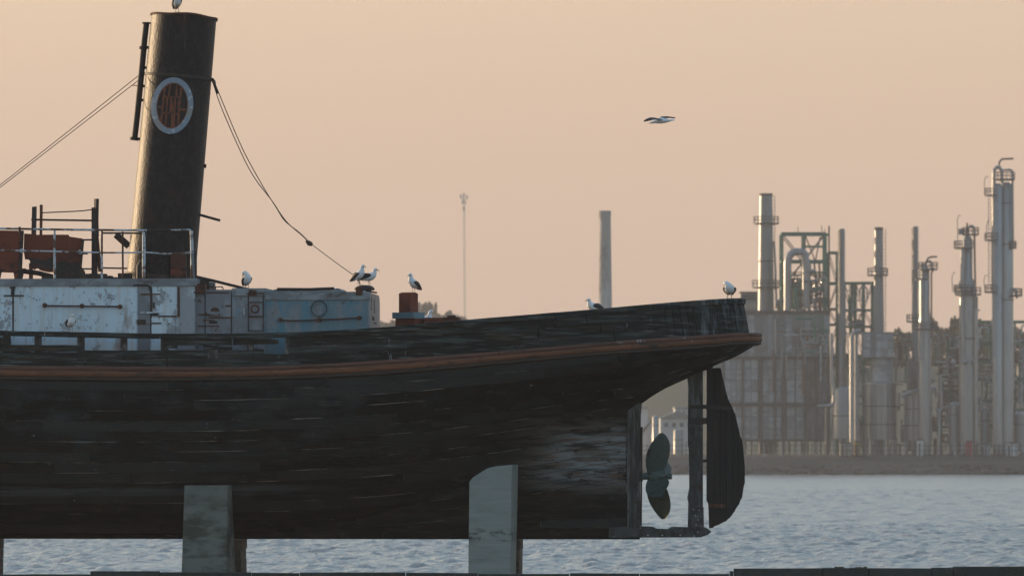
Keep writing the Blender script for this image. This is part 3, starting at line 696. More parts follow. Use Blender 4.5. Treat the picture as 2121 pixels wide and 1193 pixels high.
# weather door with frame, straps and handle
slab('door_frame', 'house_grey', 285, 311, 592, 744, YA-.022, YA-.001, fh)
slab('door_frame', 'dark_iron', 311, 314.5, 594, 690, YA-.028, YA-.001, fh)
dr = slab('door', 'house_white', 316, 367, 595, 654, YA-.035, YA-.001, fh)
slab('door', 'house_white', 314, 363, 657.5, 744, YA-.030, YA-.001, fh)
slab('door_frame', 'rust', 368, 371.5, 594, 656, YA-.045, YA-.001, fh)
slab('wall_sheet', 'house_white', 372.5, 402, 593, 744, YA-.014, YA-.001, fh)
rod('door_hood', 'dark_iron', [(276, 592), (282, 590.5), (305, 590.5), (310, 594), (312, 603)], .022, fh, YA-.05)
for a, b, c, m in ((292, 608, 332, 'rust'), (291, 646, 336, 'house_white'), (330, 653.5, 364, 'dark_iron'), (287, 668, 312, 'house_grey'), (313, 668, 334, 'dark_iron')):
    slab('strap', m, a, c, b, b+2.6, YA-.055, YA-.02, fh)
slab('lock_plate', 'dark_iron', 315, 328, 648, 654, YA-.065, YA-.02, fh); slab('lock_plate', 'dark_iron', 283.5, 302, 662, 671, YA-.06, YA-.02, fh)
slab('latch', 'dark_iron', 316.5, 320, 626, 638, YA-.06, YA-.02, fh)
rod('handrail', 'rust', [(91, 633), (130, 633.8), (170, 634.2), (210, 634.7), (249, 635)], .02, fh, YA-.09)
for a, b in ((92, 632), (169, 633.5), (248, 635)):
    p = S(a, b, YA-.08); MB().tube([(p.x, YA-.001, p.z), (p.x, YA-.12, p.z)], [.06, .045], 10).build('bracket', 'rust', fh, True)
for i in range(14):
    a = random.uniform(10, 395); b = random.uniform(596, 680); p = S(a, b, YA-.016)
    MB().tube([(p.x, YA-.03, p.z), (p.x, YA+.0, p.z)], random.uniform(.008, .02), 6).build('rivet', 'dark_iron', fh)
# engine casing between the two houses
ec = slab('engine_casing', 'house_grey', 405, 548, 600, 745, YB-.04, 1.6, ship)
slab('roof_edge', 'roof_edge', 480, 550, 597, 612, YB-.075, 1.65, ec)
slab('corner_patch', 'rust', 404.5, 424, 588, 606, YA-.02, 0.5, ec)
slab('door', 'house_grey', 426, 478, 606, 657, YB-.06, YB-.041, ec)
slab('door', 'house_grey', 426, 477.5, 660.5, 744, YB-.056, YB-.041, ec)
slab('door_frame', 'dark_iron', 478.6, 480.2, 604, 690, YB-.06, YB-.041, ec); slab('door_frame', 'dark_iron', 424, 425.6, 604, 690, YB-.06, YB-.041, ec)
for a, b, c in ((428, 605, 474), (432, 656.5, 482), (412, 650, 436), (411, 674, 452), (420, 662, 444)): slab('strap', 'rust', a, c, b, b+2.2, YB-.075, YB-.05, ec)
slab('lock_plate', 'dark_iron', 433, 450, 665, 670, YB-.075, YB-.05, ec); slab('lock_plate', 'rust', 466, 478, 632, 635, YB-.075, YB-.05, ec)
hp = []
for i in range(9):
    t = pi*i/8; hp.append((445+9*cos(t), 644.5-8*sin(t)))
MB().plate([(S(a, b, YB-.07).x, YB-.075, S(a, b, YB-.07).z) for a, b in hp], (0, .02, 0)).build('vent_flap', 'rust', ec)
rod('door_handle', 'rust', [(427, 646), (427, 652), (454, 654), (454, 650)], .014, ec, YB-.09)
# aft house
ah = MB()
a = S(515, 606, YB); b = S(763, 745, YB); xr = b.x; ztop = a.z
prof = [(YB, b.z), (YB, ztop-.05), (YB+.04, ztop), (1.0, ztop), (1.16, ztop-.035), (1.27, ztop-.11), (1.32, ztop-.24), (1.32, b.z)]
ah.plate([(a.x, y, z) for y, z in prof], (xr-a.x, 0, 0))
ah = ah.build('after_house', 'house_teal', ship)
MB().plate([(xr+.001, y+(.01 if y < 0 else -.005), z-.006) for y, z in prof], (.012, 0, 0)).build('end_wall', 'end_wall', ah)
slab('corner_strip', 'house_grey', 761.5, 765.5, 609, 690, YB-.012, YB-.001, ah)
slab('roof_edge', 'roof_edge', 549, 765.5, 604.5, 621, YB-.03, YB+.25, ah)
pq = S(765, 640, -.5)
for y, z0, z1 in ((-1.0, 617, 645), (-.28, 621, 650)): 
    MB().box((xr+.012, y-.05, S(0, z1, y).z), (xr+.02, y+.05, S(0, z0, y).z)).build('slot', 'badge_back', ah)
MB().box((xr+.012, -.75, S(0, 665, -.5).z), (xr+.03, -.35, S(0, 657, -.5).z)).build('lock_plate', 'dark_iron', ah)
MB().box((xr+.012, -.4, S(0, 670.5, -.5).z), (xr+.03, .25, S(0, 668.5, -.5).z)).build('strap', 'dark_iron', ah)
# porthole: ring, glass cover
pc2 = S(660.5, 640, YB)
def disc(name, m, cx, cy, r0, r1, y0, y1, parent, n=28):
    c = S(cx, cy, y0); mb = MB(); A = []; B = []
    for i in range(n+1):
        t = 2*pi*i/n; A.append([(c.x+r0*cos(t), y0, c.z+r0*sin(t)), (c.x+r1*cos(t), y0, c.z+r1*sin(t))]); B.append([(c.x+r0*cos(t), y1, c.z+r0*sin(t)), (c.x+r1*cos(t), y1, c.z+r1*sin(t))])
    return mb.shell(A, B).build(name, m, parent, True)
pr_ = disc('porthole', 'house_teal', 660.5, 640, .135, .175, YB-.05, YB-.001, ah); disc('cover', 'house_grey', 660.5, 640, .0, .13, YB-.02, YB-.001, ah)
disc('eyebrow', 'dark_iron', 660.5, 639, .178, .19, YB-.07, YB-.001, ah)
rod('handrail', 'rust', [(579, 662.5), (600, 664), (640, 663.5), (663, 662), (700, 661), (728, 659), (745, 658)], .018, ah, YB-.08)
for q in ((580, 662), (661, 662), (744, 658)):
    p = S(q[0], q[1], YB-.08); MB().tube([(p.x, YB-.001, p.z), (p.x, YB-.11, p.z)], [.055, .045], 10).build('bracket', 'rust', ah, True)
# ladder with its hatch plate
slab('ladder_plate', 'house_grey', 516, 545, 624, 655, YB-.075, YB-.041, ec)
for x in (514.5, 545): rod('ladder_rail', 'dark_iron', [(x, 606), (x, 686)], .014, ec, YB-.10)
for y in (607, 626, 655, 685): rod('rung', 'dark_iron', [(514.5, y), (545, y)], .012, ec, YB-.10)
disc('porthole', 'rust', 528, 640, .07, .11, YB-.09, YB-.076, ec)
rod('hook', 'old_white_paint', [(507, 634), (505, 640), (506, 652)], .014, ec, YB-.09)
slab('junction_box', 'rust', 515, 531, 601, 612, YB-.10, YB-.076, ec)
# skylight on the after house
sk = [(563, 607), (566, 602), (575, 599.5), (600, 600), (640, 598.5), (683, 598), (688, 599), (702, 597.5), (707, 600), (712, 607)]
MB().plate([(S(a, b, -.9).x, -1.2, S(a, b, -.9).z) for a, b in sk], (0, 1.6, 0)).build('skylight', 'roof_edge', ah)
rod('skylight_bar', 'dark_iron', [(574, 598.5), (640, 599), (692, 597)], .03, ah, -1.22)
# domed ventilator
vc = S(755, 606, -1.0)
vent = MB().lathe([(.16, -.02), (.17, .05), (.24, .055), (.25, .09), (.22, .13), (.15, .165), (.06, .18), (.0, .182)], vc, 24, False).build('ventilator', 'dark_iron', ah, True)
slab('bracket', 'rust', 737, 750, 595, 612, YB-.05, YB+.03, ah)
rod('ventilator_lever', 'dark_iron', [(765, 604), (781, 606.5)], .02, ah, -1.0)
rod('eye_bolt', 'old_white_paint', [(753, 604.5), (757, 604.5)], .03, ah, -1.45)
# slack pipe and clutter on the casing
rod('fallen_pipe', 'dark_iron', [(405, 573), (440, 581), (480, 591), (520, 601), (546, 607)], .035, ec, -1.5)
rod('roof_rail', 'dark_iron', [(429, 606), (430, 595), (460, 594), (463, 599)], .014, ec, -1.6)
rod('roof_rail', 'dark_iron', [(500, 603.5), (546, 604), (546, 609)], .014, ec, -1.6)
MB().tube([S(414, 590, -1.2), S(434, 590, -1.2)], .14, 14).build('winch_drum', 'dark_iron', ec, True)
disc('shackle', 'dark_iron', 439, 590, .025, .05, -1.25, -1.22, ec, 12)

# funnel
b0 = (S(262, 578, 0)+S(404, 578, 0))/2; t0 = (S(314, 27, 0)+S(449, 40, 0))/2
axis = (t0-b0); FL = axis.length; axis.normalize(); E1 = Vector((axis.z, 0, -axis.x))
R0 = .84; R1 = .795
def fun_r(h): return lerp(R0, R1, h/FL)
def fpt(h, ang, r): return b0+axis*h+E1*(r*sin(ang))+Vector((0, -r*cos(ang), 0))
def fring(h0, h1, off, th, n=48, a0=0, a1=2*pi):
    A = []; B = []
    for i in range(n+1):
        a = lerp(a0, a1, i/n); A.append([fpt(h0, a, fun_r(h0)+off), fpt(h1, a, fun_r(h1)+off)]); B.append([fpt(h0, a, fun_r(h0)+off-th), fpt(h1, a, fun_r(h1)+off-th)])
    return MB().shell(A, B)
A = []; B = []
for i in range(65):
    a = 2*pi*i/64; A.append([]); B.append([])
    for j in range(13):
        h = lerp(-.1, FL, j/12); wob = 0.012*sin(3*a+1)*(j/12)**3; hh = h+(0.02*sin(2*a+.7)+.012*sin(5*a) if j == 12 else 0)
        A[-1].append(fpt(hh, a, fun_r(h)+wob)); B[-1].append(fpt(hh, a, fun_r(h)+wob-.03))
fun = MB().shell(A, B).build('funnel', 'funnel_paint', ship, True)
A = []; B = []
for i in range(65):
    a = 2*pi*i/64; wob = 0.012*sin(3*a+1); dh = 0.02*sin(2*a+.7)+.012*sin(5*a); rr = fun_r(FL)+wob
    A.append([fpt(FL-.035+dh, a, rr+.035), fpt(FL+.015+dh, a, rr+.035)]); B.append([fpt(FL-.035+dh, a, rr+.002), fpt(FL+.015+dh, a, rr-.02)])
MB().shell(A, B).build('rim', 'rust', fun, True)
hb_ = FL*(1-128/551.); fring(hb_-.03, hb_+.035, .03, .03).build('band', 'dark_iron', fun, True)
fring(hb_-.34, hb_-.33, .004, .004).build('band', 'dark_iron', fun, True)
fring(.0, .10, .05, .05).build('base_ring', 'dark_iron', fun, True)
def fun_uv(px, py):    # point of the photo on the near side of the funnel -> (height, angle)
    y = -R0
    for _ in range(4):
        p = S(px, py, y)-b0; u = p.x*E1.x+p.z*E1.z; h = p.x*axis.x+p.z*axis.z; r = fun_r(h); u = max(-r*.999, min(r*.999, u)); y = -sqrt(r*r-u*u)
    return h, math.asin(u/r)
def fstroke(pts, wpx, off, th, m, name):
    for (x0, y0), (x1, y1) in zip(pts[:-1], pts[1:]):
        dx, dy = x1-x0, y1-y0; l = math.hypot(dx, dy); nx, ny = -dy/l*wpx/2, dx/l*wpx/2; A = []; B = []
        n = max(1, int(l/6))
        for i in range(n+1):
            t = i/n; row = []; rb = []
            for sg in (-1, 1):
                h, a = fun_uv(x0+dx*t+nx*sg, y0+dy*t+ny*sg); row.append(fpt(h, a, fun_r(h)+off)); rb.append(fpt(h, a, fun_r(h)+off-th))
            A.append(row); B.append(rb)
        MB().shell(A, B).build(name, m, fun)
def felli(name, m, rx0, ry0, rx1, ry1, off, th, n=48):
    A = []; B = []
    for i in range(n+1):
        t = 2*pi*i/n; ra = []; rb = []
        for k in range(4):
            f = k/3; rx, ry = lerp(rx0, rx1, f), lerp(ry0, ry1, f)
            # ellipse leaning with the funnel
            ex = 357+rx*cos(t)-.06*ry*sin(t)*-1; ey = 219.5-ry*sin(t)
            h, a = fun_uv(ex, ey); ra.append(fpt(h, a, fun_r(h)+off)); rb.append(fpt(h, a, fun_r(h)+off-th))
        A.append(ra); B.append(rb)
    return MB().shell(A, B).build(name, m, fun, True)
felli('badge_back', 'badge_back', 0.5, .5, 31, 47, .012, .010)
felli('badge_ring', 'badge_ring', 31, 47.5, 41.5, 58.5, .045, .043)
felli('badge_lining', 'badge_red', 29, 45, 31, 47.4, .030, .016)
bd = lambda x, y: (300+x/7.458, 140+y/7.458)
strokes = [[(318, 285), (252, 870)], [(398, 250), (372, 455)], [(352, 460), (322, 925)], [(408, 460), (400, 640), (398, 700)], [(425, 600), (420, 930)],
           [(498, 255), (485, 455)], [(470, 470), (448, 930)], [(408, 480), (446, 790)], [(562, 285), (508, 880)], [(530, 480), (512, 640)],
           [(306, 450), (345, 455)], [(385, 460), (560, 466)], [(272, 703), (398, 706)], [(432, 716), (530, 724)], [(205, 612), (285, 617)], [(525, 648), (648, 656)]]
for st in strokes: fstroke([bd(*q) for q in st], 3.7, .028, .014, 'badge_red', 'badge_letter')
# steam pipe up the fore side
sp_pts = [(278.5, 288), (283, 250), (289, 192), (295, 130), (299, 85), (303, 50)]
pipe = rod('steam_pipe', 'dark_iron', sp_pts, .075, ship, 0.0, 12)
MB().tube([S(303, 47, 0), S(303, 50, 0)], .11, 14).build('flange', 'dark_iron', pipe, True)
MB().tube([S(278.3, 285, 0), S(277.6, 291, 0)], .11, 14).build('flange', 'dark_iron', pipe, True)
for y, xa, xb in ((98, 297, 310), (140, 296, 306), (152, 291, 304), (178, 290, 302), (207, 287, 300), (287, 278, 291)):
    MB().tube([S(xa, y, 0), S(xb, y+1.5, 0)], .035, 8).build('clamp', 'dark_iron', pipe, True)
MB().tube([S(296.5, 97, 0), S(296, 103, 0)], .10, 12).build('clamp', 'dark_iron', pipe, True)
rod('peg', 'dark_iron', [(414, 344), (427, 344.5)], .03, fun, 0); rod('peg', 'dark_iron', [(424, 344.2), (427, 344.5)], .05, fun, 0)
rod('step_bar', 'dark_iron', [(406, 443), (456, 457)], .032, fun, 0); rod('bracket', 'dark_iron', [(411, 425), (409, 436), (406, 450)], .022, fun, 0)
rod('bracket_plate', 'dark_iron', [(240, 486), (252, 497), (267, 510)], .085, fun, 0, 4)
slab('inspection_cover', 'rust', 353, 385, 524, 556, -R0-.03, -R0+.1, fun); slab('inspection_cover', 'rust_red', 353, 385, 557, 578, -R0-.05, -R0+.1, fun)
MB().tube([S(290, 577, -.9), S(290, 552, -.9), S(294, 545, -.9), S(300, 545, -.9)], .09, 10).build('elbow_pipe', 'dark_iron', fun, True)
# rigging
def stay(name, pts, r, y):
    return rod(name, 'steel_wire', pts, r, ship, y, 6)
def sag(p, q, s, n=14): return [(lerp(p[0], q[0], i/n), lerp(p[1], q[1], i/n)+s*4*(i/n)*(1-i/n)) for i in range(n+1)]
stay('stay_wire', sag((296, 150), (-330, 640), 2), .010, 0.3)
stay('stay_wire', sag((296, 160), (-330, 644), 0), .010, -.3)
rod('wire_clip', 'steel_wire', [(273, 177), (290, 179)], .010, ship, 0)
def wirepts(pts, n=5):
    o = []
    for a, b in zip(pts[:-1], pts[1:]):
        for i in range(n): o.append((lerp(a[0], b[0], i/n), lerp(a[1], b[1], i/n)))
    return o+[pts[-1]]
fs1 = spline([(160, 438), (200, 450), (260, 474), (320, 501), (380, 535), (420, 566), (450, 586), (470, 604), (490, 628), (503, 640)])
fs2 = spline([(163, 441), (200, 456), (260, 481), (320, 508), (380, 541), (410, 559), (440, 578), (460, 592), (480, 618), (503, 641)])
for k, fs in enumerate((fs1, fs2)):
    ys_ = [162+i*(341/40) for i in range(41)]; m = len(ys_)
    rod('stay_wire', 'steel_wire', [(fs(y), y) for y in ys_], 0.011, ship, [lerp(-.1, -.8, i/(m-1)) for i in range(m)], 6)
rod('turnbuckle', 'dark_iron', [(440, 164), (443, 170), (446, 182), (451, 195)], [.03, .045, .03, .02], ship, -.1)
rod('shackle', 'dark_iron', [(634, 499), (640, 504), (647, 507)], [.03, .065, .04], ship, -.8)
rod('stay_wire', 'steel_wire', sag((644, 505), (741, 576), 1)+[(748, 597)], .009, ship, -.8)

# railing of the boat deck
rl = rod('railing', 'old_white_paint', [(-560, 468), (-120, 471), (0, 473.5), (60, 474.5), (112, 475.5), (200, 476.5), (280, 477.2), (304, 477.5)], .026, ship, YA+.06)
rod('mid_rail', 'old_white_paint', [(-560, 514), (0, 518.5), (44, 519.5), (112, 521), (165, 522.5), (210, 523.5), (262, 523.6), (305, 523), (345, 526), (397, 523)], .020, rl, YA+.06)
rod('top_rail', 'dark_iron', [(304, 477.5), (355, 477)], .016, rl, YA+.06); rod('top_rail', 'old_white_paint', [(354, 477), (384, 476), (393, 476), (396, 479)], .020, rl, YA+.06)
rod('top_rail', 'dark_iron', [(211, 483), (250, 483), (301, 483.5)], .022, rl, YA+.06)
for pts, r, m in (([(112.5, 474), (113, 520), (113.5, 578)], .030, 'old_white_paint'), ([(211, 478), (211, 578)], .026, 'old_white_paint'),
                  ([(254, 480), (254.5, 578)], .024, 'rust'), ([(298, 481), (298, 578)], .042, 'old_white_paint'), ([(396.5, 478), (398, 530), (397, 578)], .040, 'old_white_paint'),
                  ([(398, 525), (404, 578)], .05, 'house_grey'), ([(40.5, 470), (42, 500)], .03, 'rust'), ([(-110, 470), (-110, 578)], .03, 'old_white_paint'), ([(-260, 470), (-260, 578)], .03, 'old_white_paint')):
    rod('post', m, pts, r, rl, YA+.06)
slab('post', 'dark_iron', 404, 407, 522, 578, YA-.0, YA+.1, rl)
for a, b in ((45, 520), (166, 522)):
    MB().ball(S(a, b, YA+.06), (.055, .05, .055), 8, 6).build('rail_fitting', 'old_white_paint', rl, True)
rod('top_rail', 'dark_iron', [(300, 477), (303, 490)], .03, rl, YA+.06)
rod('low_rail', 'dark_iron', [(212, 555), (235, 555.5), (264, 556)], .020, rl, 1.7); rod('low_rail', 'dark_iron', [(168, 557), (192, 557)], .02, rl, 1.7); rod('low_rail', 'dark_iron', [(170, 497), (192, 497)], .022, rl, 1.7)
# rusty plate casings and posts on the boat deck
def jag_plate(name, m, pts, y, th, parent, j=1.0):
    q = []
    for (a, b, k) in pts:
        q.append((a, b) if not k else (a+random.uniform(-j, j), b+random.uniform(-j, j)))
    return MB().plate([(S(a, b, y).x, y, S(a, b, y).z) for a, b in q], (0, th, 0)).build(name, m, parent)
c1 = jag_plate('skylight_casing', 'rust_red', [(-220, 474, 0), (45, 478, 0), (49, 479, 0), (46, 540, 0), (44, 578, 0), (30, 578, 0), (28, 565, 0), (3, 564, 0), (0, 578, 0), (-220, 578, 0)], -1.35, .05, ship)
jag_plate('casing_edge', 'dark_iron', [(41, 477, 0), (49, 478, 0), (47, 520, 0), (45, 560, 1), (49, 566, 1), (46, 578, 0), (37, 578, 0), (39, 520, 0)], -1.40, .045, c1)
c2 = jag_plate('skylight_casing', 'rust_red', [(50, 484, 0), (70, 485, 0), (70, 486.5, 0), (110, 486, 0), (142, 486.2, 0), (143, 490, 0), (170, 494, 0), (174, 499, 0), (171, 530, 0), (169, 553, 0), (173, 561, 1), (168, 578, 0), (113, 578, 0),
               (112, 566, 1), (108, 563, 1), (103, 565, 1), (97, 564, 1), (90, 562, 1), (82, 560, 1), (81, 557, 1), (75, 556, 1), (70, 559, 1), (63, 549, 1), (62, 540, 1), (55, 537, 0), (52, 538, 0), (49, 520, 0)], -1.30, .05, ship)
jag_plate('broken_plate', 'dark_iron', [(54, 536, 1), (62, 534, 1), (78, 537, 1), (95, 538, 1), (106, 533, 1), (112, 534, 1), (112, 556, 1), (104, 558, 1), (92, 556, 1), (83, 557, 1), (74, 552, 1), (64, 546, 1), (62, 538, 1)], -1.34, .03, c2)
jag_plate('broken_plate', 'dark_iron', [(114, 548, 1), (125, 542, 1), (140, 544, 1), (158, 541, 1), (167, 543, 0), (166, 578, 0), (114, 577, 0)], -1.335, .03, c2)
jag_plate('casing_edge', 'dark_iron', [(169, 495, 0), (174, 499, 0), (172, 520, 0), (169, 553, 0), (174, 562, 1), (178, 568, 1), (188, 566, 0), (188, 578, 0), (164, 578, 0), (165, 540, 0)], -1.36, .05, c2)
rod('fallen_beam', 'dark_iron', [(50, 562), (64, 564), (80, 566), (112, 574)], .06, c2, -1.2, 4)
slab('casing_stub', 'rust', 60, 66, 545, 578, -1.2, -1.0, c2); slab('stub', 'dark_iron', 45, 52, 556, 564, -1.2, -1.0, c2)
slab('torn_end', 'dark_iron', 170, 181, 522, 527, -1.3, -1.22, c2)
dp = slab('davit_post', 'dark_iron', 189.5, 199.5, 430, 570, -.6, -.35, ship)
rod('post', 'dark_iron', [(200, 412), (199, 460), (200, 490)], .06, dp, -.45, 4); rod('post', 'rust', [(200, 490), (204, 530), (208, 563)], .05, dp, -.45, 6)
MB().plate([(S(a, b, -.4).x, -.5, S(a, b, -.4).z) for a, b in ((67.5, 429), (75.5, 428), (74.5, 490), (66, 490))], (0, .16, 0)).build('post', 'dark_iron', dp)
MB().plate([(S(a, b, -.4).x, -.5, S(a, b, -.4).z) for a, b in ((83.5, 424.5), (88.5, 424.5), (87.5, 490), (83, 490))], (0, .12, 0)).build('post', 'rust', dp)
rod('cross_bar', 'dark_iron', [(65, 455), (120, 456), (190, 457)], .024, dp, -.45); rod('slack_wire', 'steel_wire', [(88, 441), (120, 439.5), (155, 438), (175, 436.5), (190, 434.5)], .014, dp, -.45)
for a, b, c, d in ((178, 567, 218, 578), (216, 571, 230, 578), (233, 574, 242, 579), (244, 566, 270, 579), (86, 572, 112, 579)): slab('deck_clutter', 'dark_iron', a, c, b, d+1, -1.3, -.9, dp)

# towing bitts and hatch coaming on the after deck
def rbox(cx, hw, hd, z0, z1, ang, yc, cham=0.0):
    c = cos(ang); s_ = sin(ang); pts = []
    for z, k in ((z0, 1), (z1-cham, 1), (z1, 1-cham*1.6/hw)) if cham else ((z0, 1), (z1, 1)):
        for dx, dy in ((-1, -1), (1, -1), (1, 1), (-1, 1)):
            x, y = dx*hw*k, dy*hd*k; pts.append((cx+x*c-y*s_, yc+x*s_+y*c, z))
    m = MB(); n = len(pts)//4; f = [(3, 2, 1, 0), tuple((n-1)*4+i for i in range(4))]
    for i in range(n-1):
        for k in range(4): f.append((i*4+k, i*4+(k+1) % 4, (i+1)*4+(k+1) % 4, (i+1)*4+k))
    return m.add(pts, f)
an = radians(-32); bx = S(846, 640, 0)
bitt = rbox(bx.x, .175, .155, S(0, 735, 0).z, S(0, 607, 0).z, an, 0, .03).build('towing_bitt', 'rust_red', ship)
rbox(bx.x+.0, .33, .22, S(0, 661, 0).z, S(0, 648.5, 0).z, an, 0).build('cross_piece', 'house_teal', bitt)
rbox(bx.x+.03, .29, .19, S(0, 735, 0).z, S(0, 661, 0).z-.003, an, .0).build('base', 'rust_red', bitt)
hc = slab('hatch_coaming', 'rust_red', 880, 949, 658, 740, -.2, .8, ship); slab('hatch_fitting', 'rust', 926, 943, 653, 658, -.1, .1, hc)
slab('hatch_lip', 'dark_iron', 918, 951, 657, 659.5, -.22, .0, hc)

# ------------------------------------------------------------------ concrete pillars and keel blocks
def pillar(px0, px1, ytop, label, m, top=None):
    ps = thing('concrete_pillar', l2w((S((px0+px1)/2, 1100, -3.3).x, -2.9, .90)), label, 'pillar', 'pillars shoring the ship', rz=-AY)
    o = Vector((S((px0+px1)/2, 1100, -3.3).x, -2.9, .90))
    xa, xb = S(px0-4, 1187, -3.7).x, S(px1, 1187, -3.7).x; ta, tb = S(px0, ytop, -2.9).x, S(px1, ytop, -2.9).x; zt = S(px1, ytop, -2.9).z
    hx = hb((ta+tb)/2, BM, zt)
    yb_ = -hx+.12
    fr_ = [(xa, -3.75, .9), (xb, -3.75, .9)] + ([(tb+.0, -2.75, zt)] if top is None else []) 
    if top is None: fr_ = [(xa, -3.75, .9), (xb, -3.75, .9), (tb, -2.75, zt), (ta, -2.75, zt)]
    else:
        fr_ = [(xa, -3.75, .9), (xb, -3.75, .9)]+[(S(a, b, -2.8).x, -2.75-(zt-S(a, b, -2.8).z)*.5, S(a, b, -2.8).z) for a, b in top]
    bk = [(x, (-1.75 if i < 2 else min(-.4, yb_)), z) for i, (x, y, z) in enumerate(fr_)]
    mb = MB(); n = len(fr_); mb.v = [tuple(Vector(p)-o) for p in fr_+bk]
    mb.f = [tuple(range(n)), tuple(range(2*n-1, n-1, -1))]+[(i, n+i, n+(i+1) % n, (i+1) % n) for i in range(n)]
    ob = mb.build('shaft', m, ps)
    bv = ob.modifiers.new('bevel', 'BEVEL'); bv.width = .025; bv.segments = 2
    return ps
pillar(380, 470, 1005, 'mossy grey concrete pillar with a flat square top under the ship', 'concrete_old')
pillar(974, 1057, 962, 'pale smooth concrete pillar with a bevelled slanting top under the ship', 'concrete_new', [(1060, 962), (1028, 965), (1010, 969), (980, 988), (973, 997)])
pillar(-130, -45, 1005, 'grey concrete pillar under the bow half of the ship', 'concrete_old')
def keelblock(px0, px1, label):
    x0, x1 = S(px0, 1150, 0).x, S(px1, 1150, 0).x; zt = S(0, 1115, 0).z-.002; o = Vector(((x0+x1)/2, 0, .9))
    t = thing('keel_block', l2w(o), label, 'timber block', 'timber blocks under the keel', rz=-AY); n = 4
    for i in range(n):
        a = .9+(zt-.9)*i/n; b = .9+(zt-.9)*(i+1)/n-.006; d = random.uniform(-.03, .03)
        MB().box((x0-o.x+d, -.62, a-o.z), (x1-o.x+d*.6, .62, b-o.z)).build('timber', 'timber_block', t)
keelblock(400, 505, 'stacked brown timber block under the keel behind the mossy pillar')
keelblock(985, 1080, 'stacked brown timber block under the keel behind the pale pillar')
keelblock(-110, -1, 'stacked brown timber block under the keel toward the bow')
# ------------------------------------------------------------------ far shore and refinery
mat('mud_bank', (0.060, 0.052, 0.042), 0.95, layers=[dict(color=(0.085, 0.075, 0.06), scale=(.05, .2, .5), lo=.45, hi=.65), dict(color=(0.035, 0.040, 0.025), scale=(.12, .2, .4), lo=.5, hi=.68)])
mat('hill_green', (0.045, 0.050, 0.026), 0.95, layers=[dict(color=(0.07, 0.06, 0.04), scale=(.03, .03, .05), lo=.48, hi=.62)])
mat('steel_grey', (0.165, 0.175, 0.185), 0.36, 0.0, spec=0.8, rnd=.08, layers=[dict(color=(0.135, 0.135, 0.135), scale=(1.2, 1.2, .18), lo=.45, hi=.68), dict(color=(0.15, 0.10, 0.075), scale=(.8, .8, .25), lo=.60, hi=.75, op=.7)])
mat('steel_bright', (0.205, 0.21, 0.22), 0.30, 0.12, spec=1.0, rnd=.08, layers=[dict(color=(0.17, 0.17, 0.17), scale=(1.5, 1.5, .3), lo=.45, hi=.65)])
mat('clad_panel', (0.25, 0.265, 0.28), 0.55, rnd=.25, layers=[dict(color=(0.17, 0.175, 0.18), scale=(.35, .35, 1.1), lo=.45, hi=.65), dict(color=(0.34, 0.36, 0.38), scale=(.6, .6, .7), lo=.55, hi=.68)])
mat('clad_dark', (0.135, 0.138, 0.142), 0.7, rnd=.2, layers=[dict(color=(0.20, 0.205, 0.21), scale=(.9, .9, .15), lo=.48, hi=.66), dict(color=(0.085, 0.060, 0.045), scale=(.3, .3, .3), lo=.5, hi=.68)])
mat('frame_dark', (0.055, 0.055, 0.055), 0.7)
mat('frame_green', (0.025, 0.125, 0.088), 0.6, rnd=.2)
mat('frame_rusty', (0.11, 0.058, 0.042), 0.8, rnd=.2)
mat('brick_soot', (0.30, 0.285, 0.275), 0.9, layers=[dict(color=(0.165, 0.13, 0.12), scale=(.25, .25, .16), lo=.48, hi=.66), dict(color=(0.40, 0.40, 0.40), scale=(.5, .5, .12), lo=.55, hi=.68), dict(color=(0.13, 0.085, 0.070), scale=(.4, .4, .4), lo=.2, hi=.5, zr=(33, 39, 60, 60))])
mat('plaster', (0.52, 0.52, 0.52), 0.8); mat('plaster_tan', (0.34, 0.30, 0.25), 0.8); mat('paint_red', (0.35, 0.045, 0.035), 0.6); mat('paint_yellow', (0.35, 0.24, 0.05), 0.7)
mat('leaf_dark', (0.042, 0.046, 0.024), 0.8, rnd=.3, layers=[dict(color=(0.075, 0.066, 0.036), scale=(.6, .6, .6), lo=.45, hi=.62)])
mat('bark', (0.06, 0.048, 0.036), 0.9)
GZ = 3.33     # level of the works yard
# the land: one sheet from the waterline up the bank to the yard and back to low hills
def rise(x, Y):
    r = sst(Y, 1130, 1340)*(2+14*sst(x, -40, 30)+3*sin(x*.021))
    g = math.exp(-((x+34)/78)**2)+.45*math.exp(-((x+150)/110)**2)
    return r+32*g*sst(Y, 1560, 1960)*(1-.7*sst(Y, 2150, 2900))
def land():
    mb = MB(); xs_ = [-1500, -900, -600, -450, -350, -290]+[i*8 for i in range(-32, 33)]+[300, 500, 900, 1500]
    ys_ = [976, 980.5, 984, 988, 992, 996, 1000, 1040, 1080, 1120, 1160, 1200, 1260, 1320, 1400, 1500, 1600, 1680, 1760, 1840, 1920, 2000, 2100, 2200, 2350, 2500, 2700, 3000, 4000]
    for Y in ys_:
        for x in xs_:
            n = .35*sin(x*.21+Y*.5)+.25*sin(x*.53+1.3*Y)
            if Y < 978: z = -1.0
            elif Y < 996: z = lerp(-.15, GZ, ((Y-980)/16)**.75 if Y > 980 else 0)+n*.35
            else: z = GZ
            if Y >= 1130: z += rise(x, Y)*(1+.10*n)
            mb.v.append((x, Y, z))
    nx = len(xs_)
    for j in range(len(ys_)-1):
        for i in range(nx-1): mb.f.append((j*nx+i, j*nx+i+1, (j+1)*nx+i+1, (j+1)*nx+i))
    return mb
def land_z(px, Y): return GZ+rise((px-CX)*Y/F, Y)
lo_ = land().build('far_bank', 'mud_bank', None, True, fix=False); tag(lo_, 'low brown far bank rising to hazy hills', kind='structure')
lo_.data.materials.append(MATS['hill_green'])
for p in lo_.data.polygons:
    if p.center[1] > 1130: p.material_index = 1

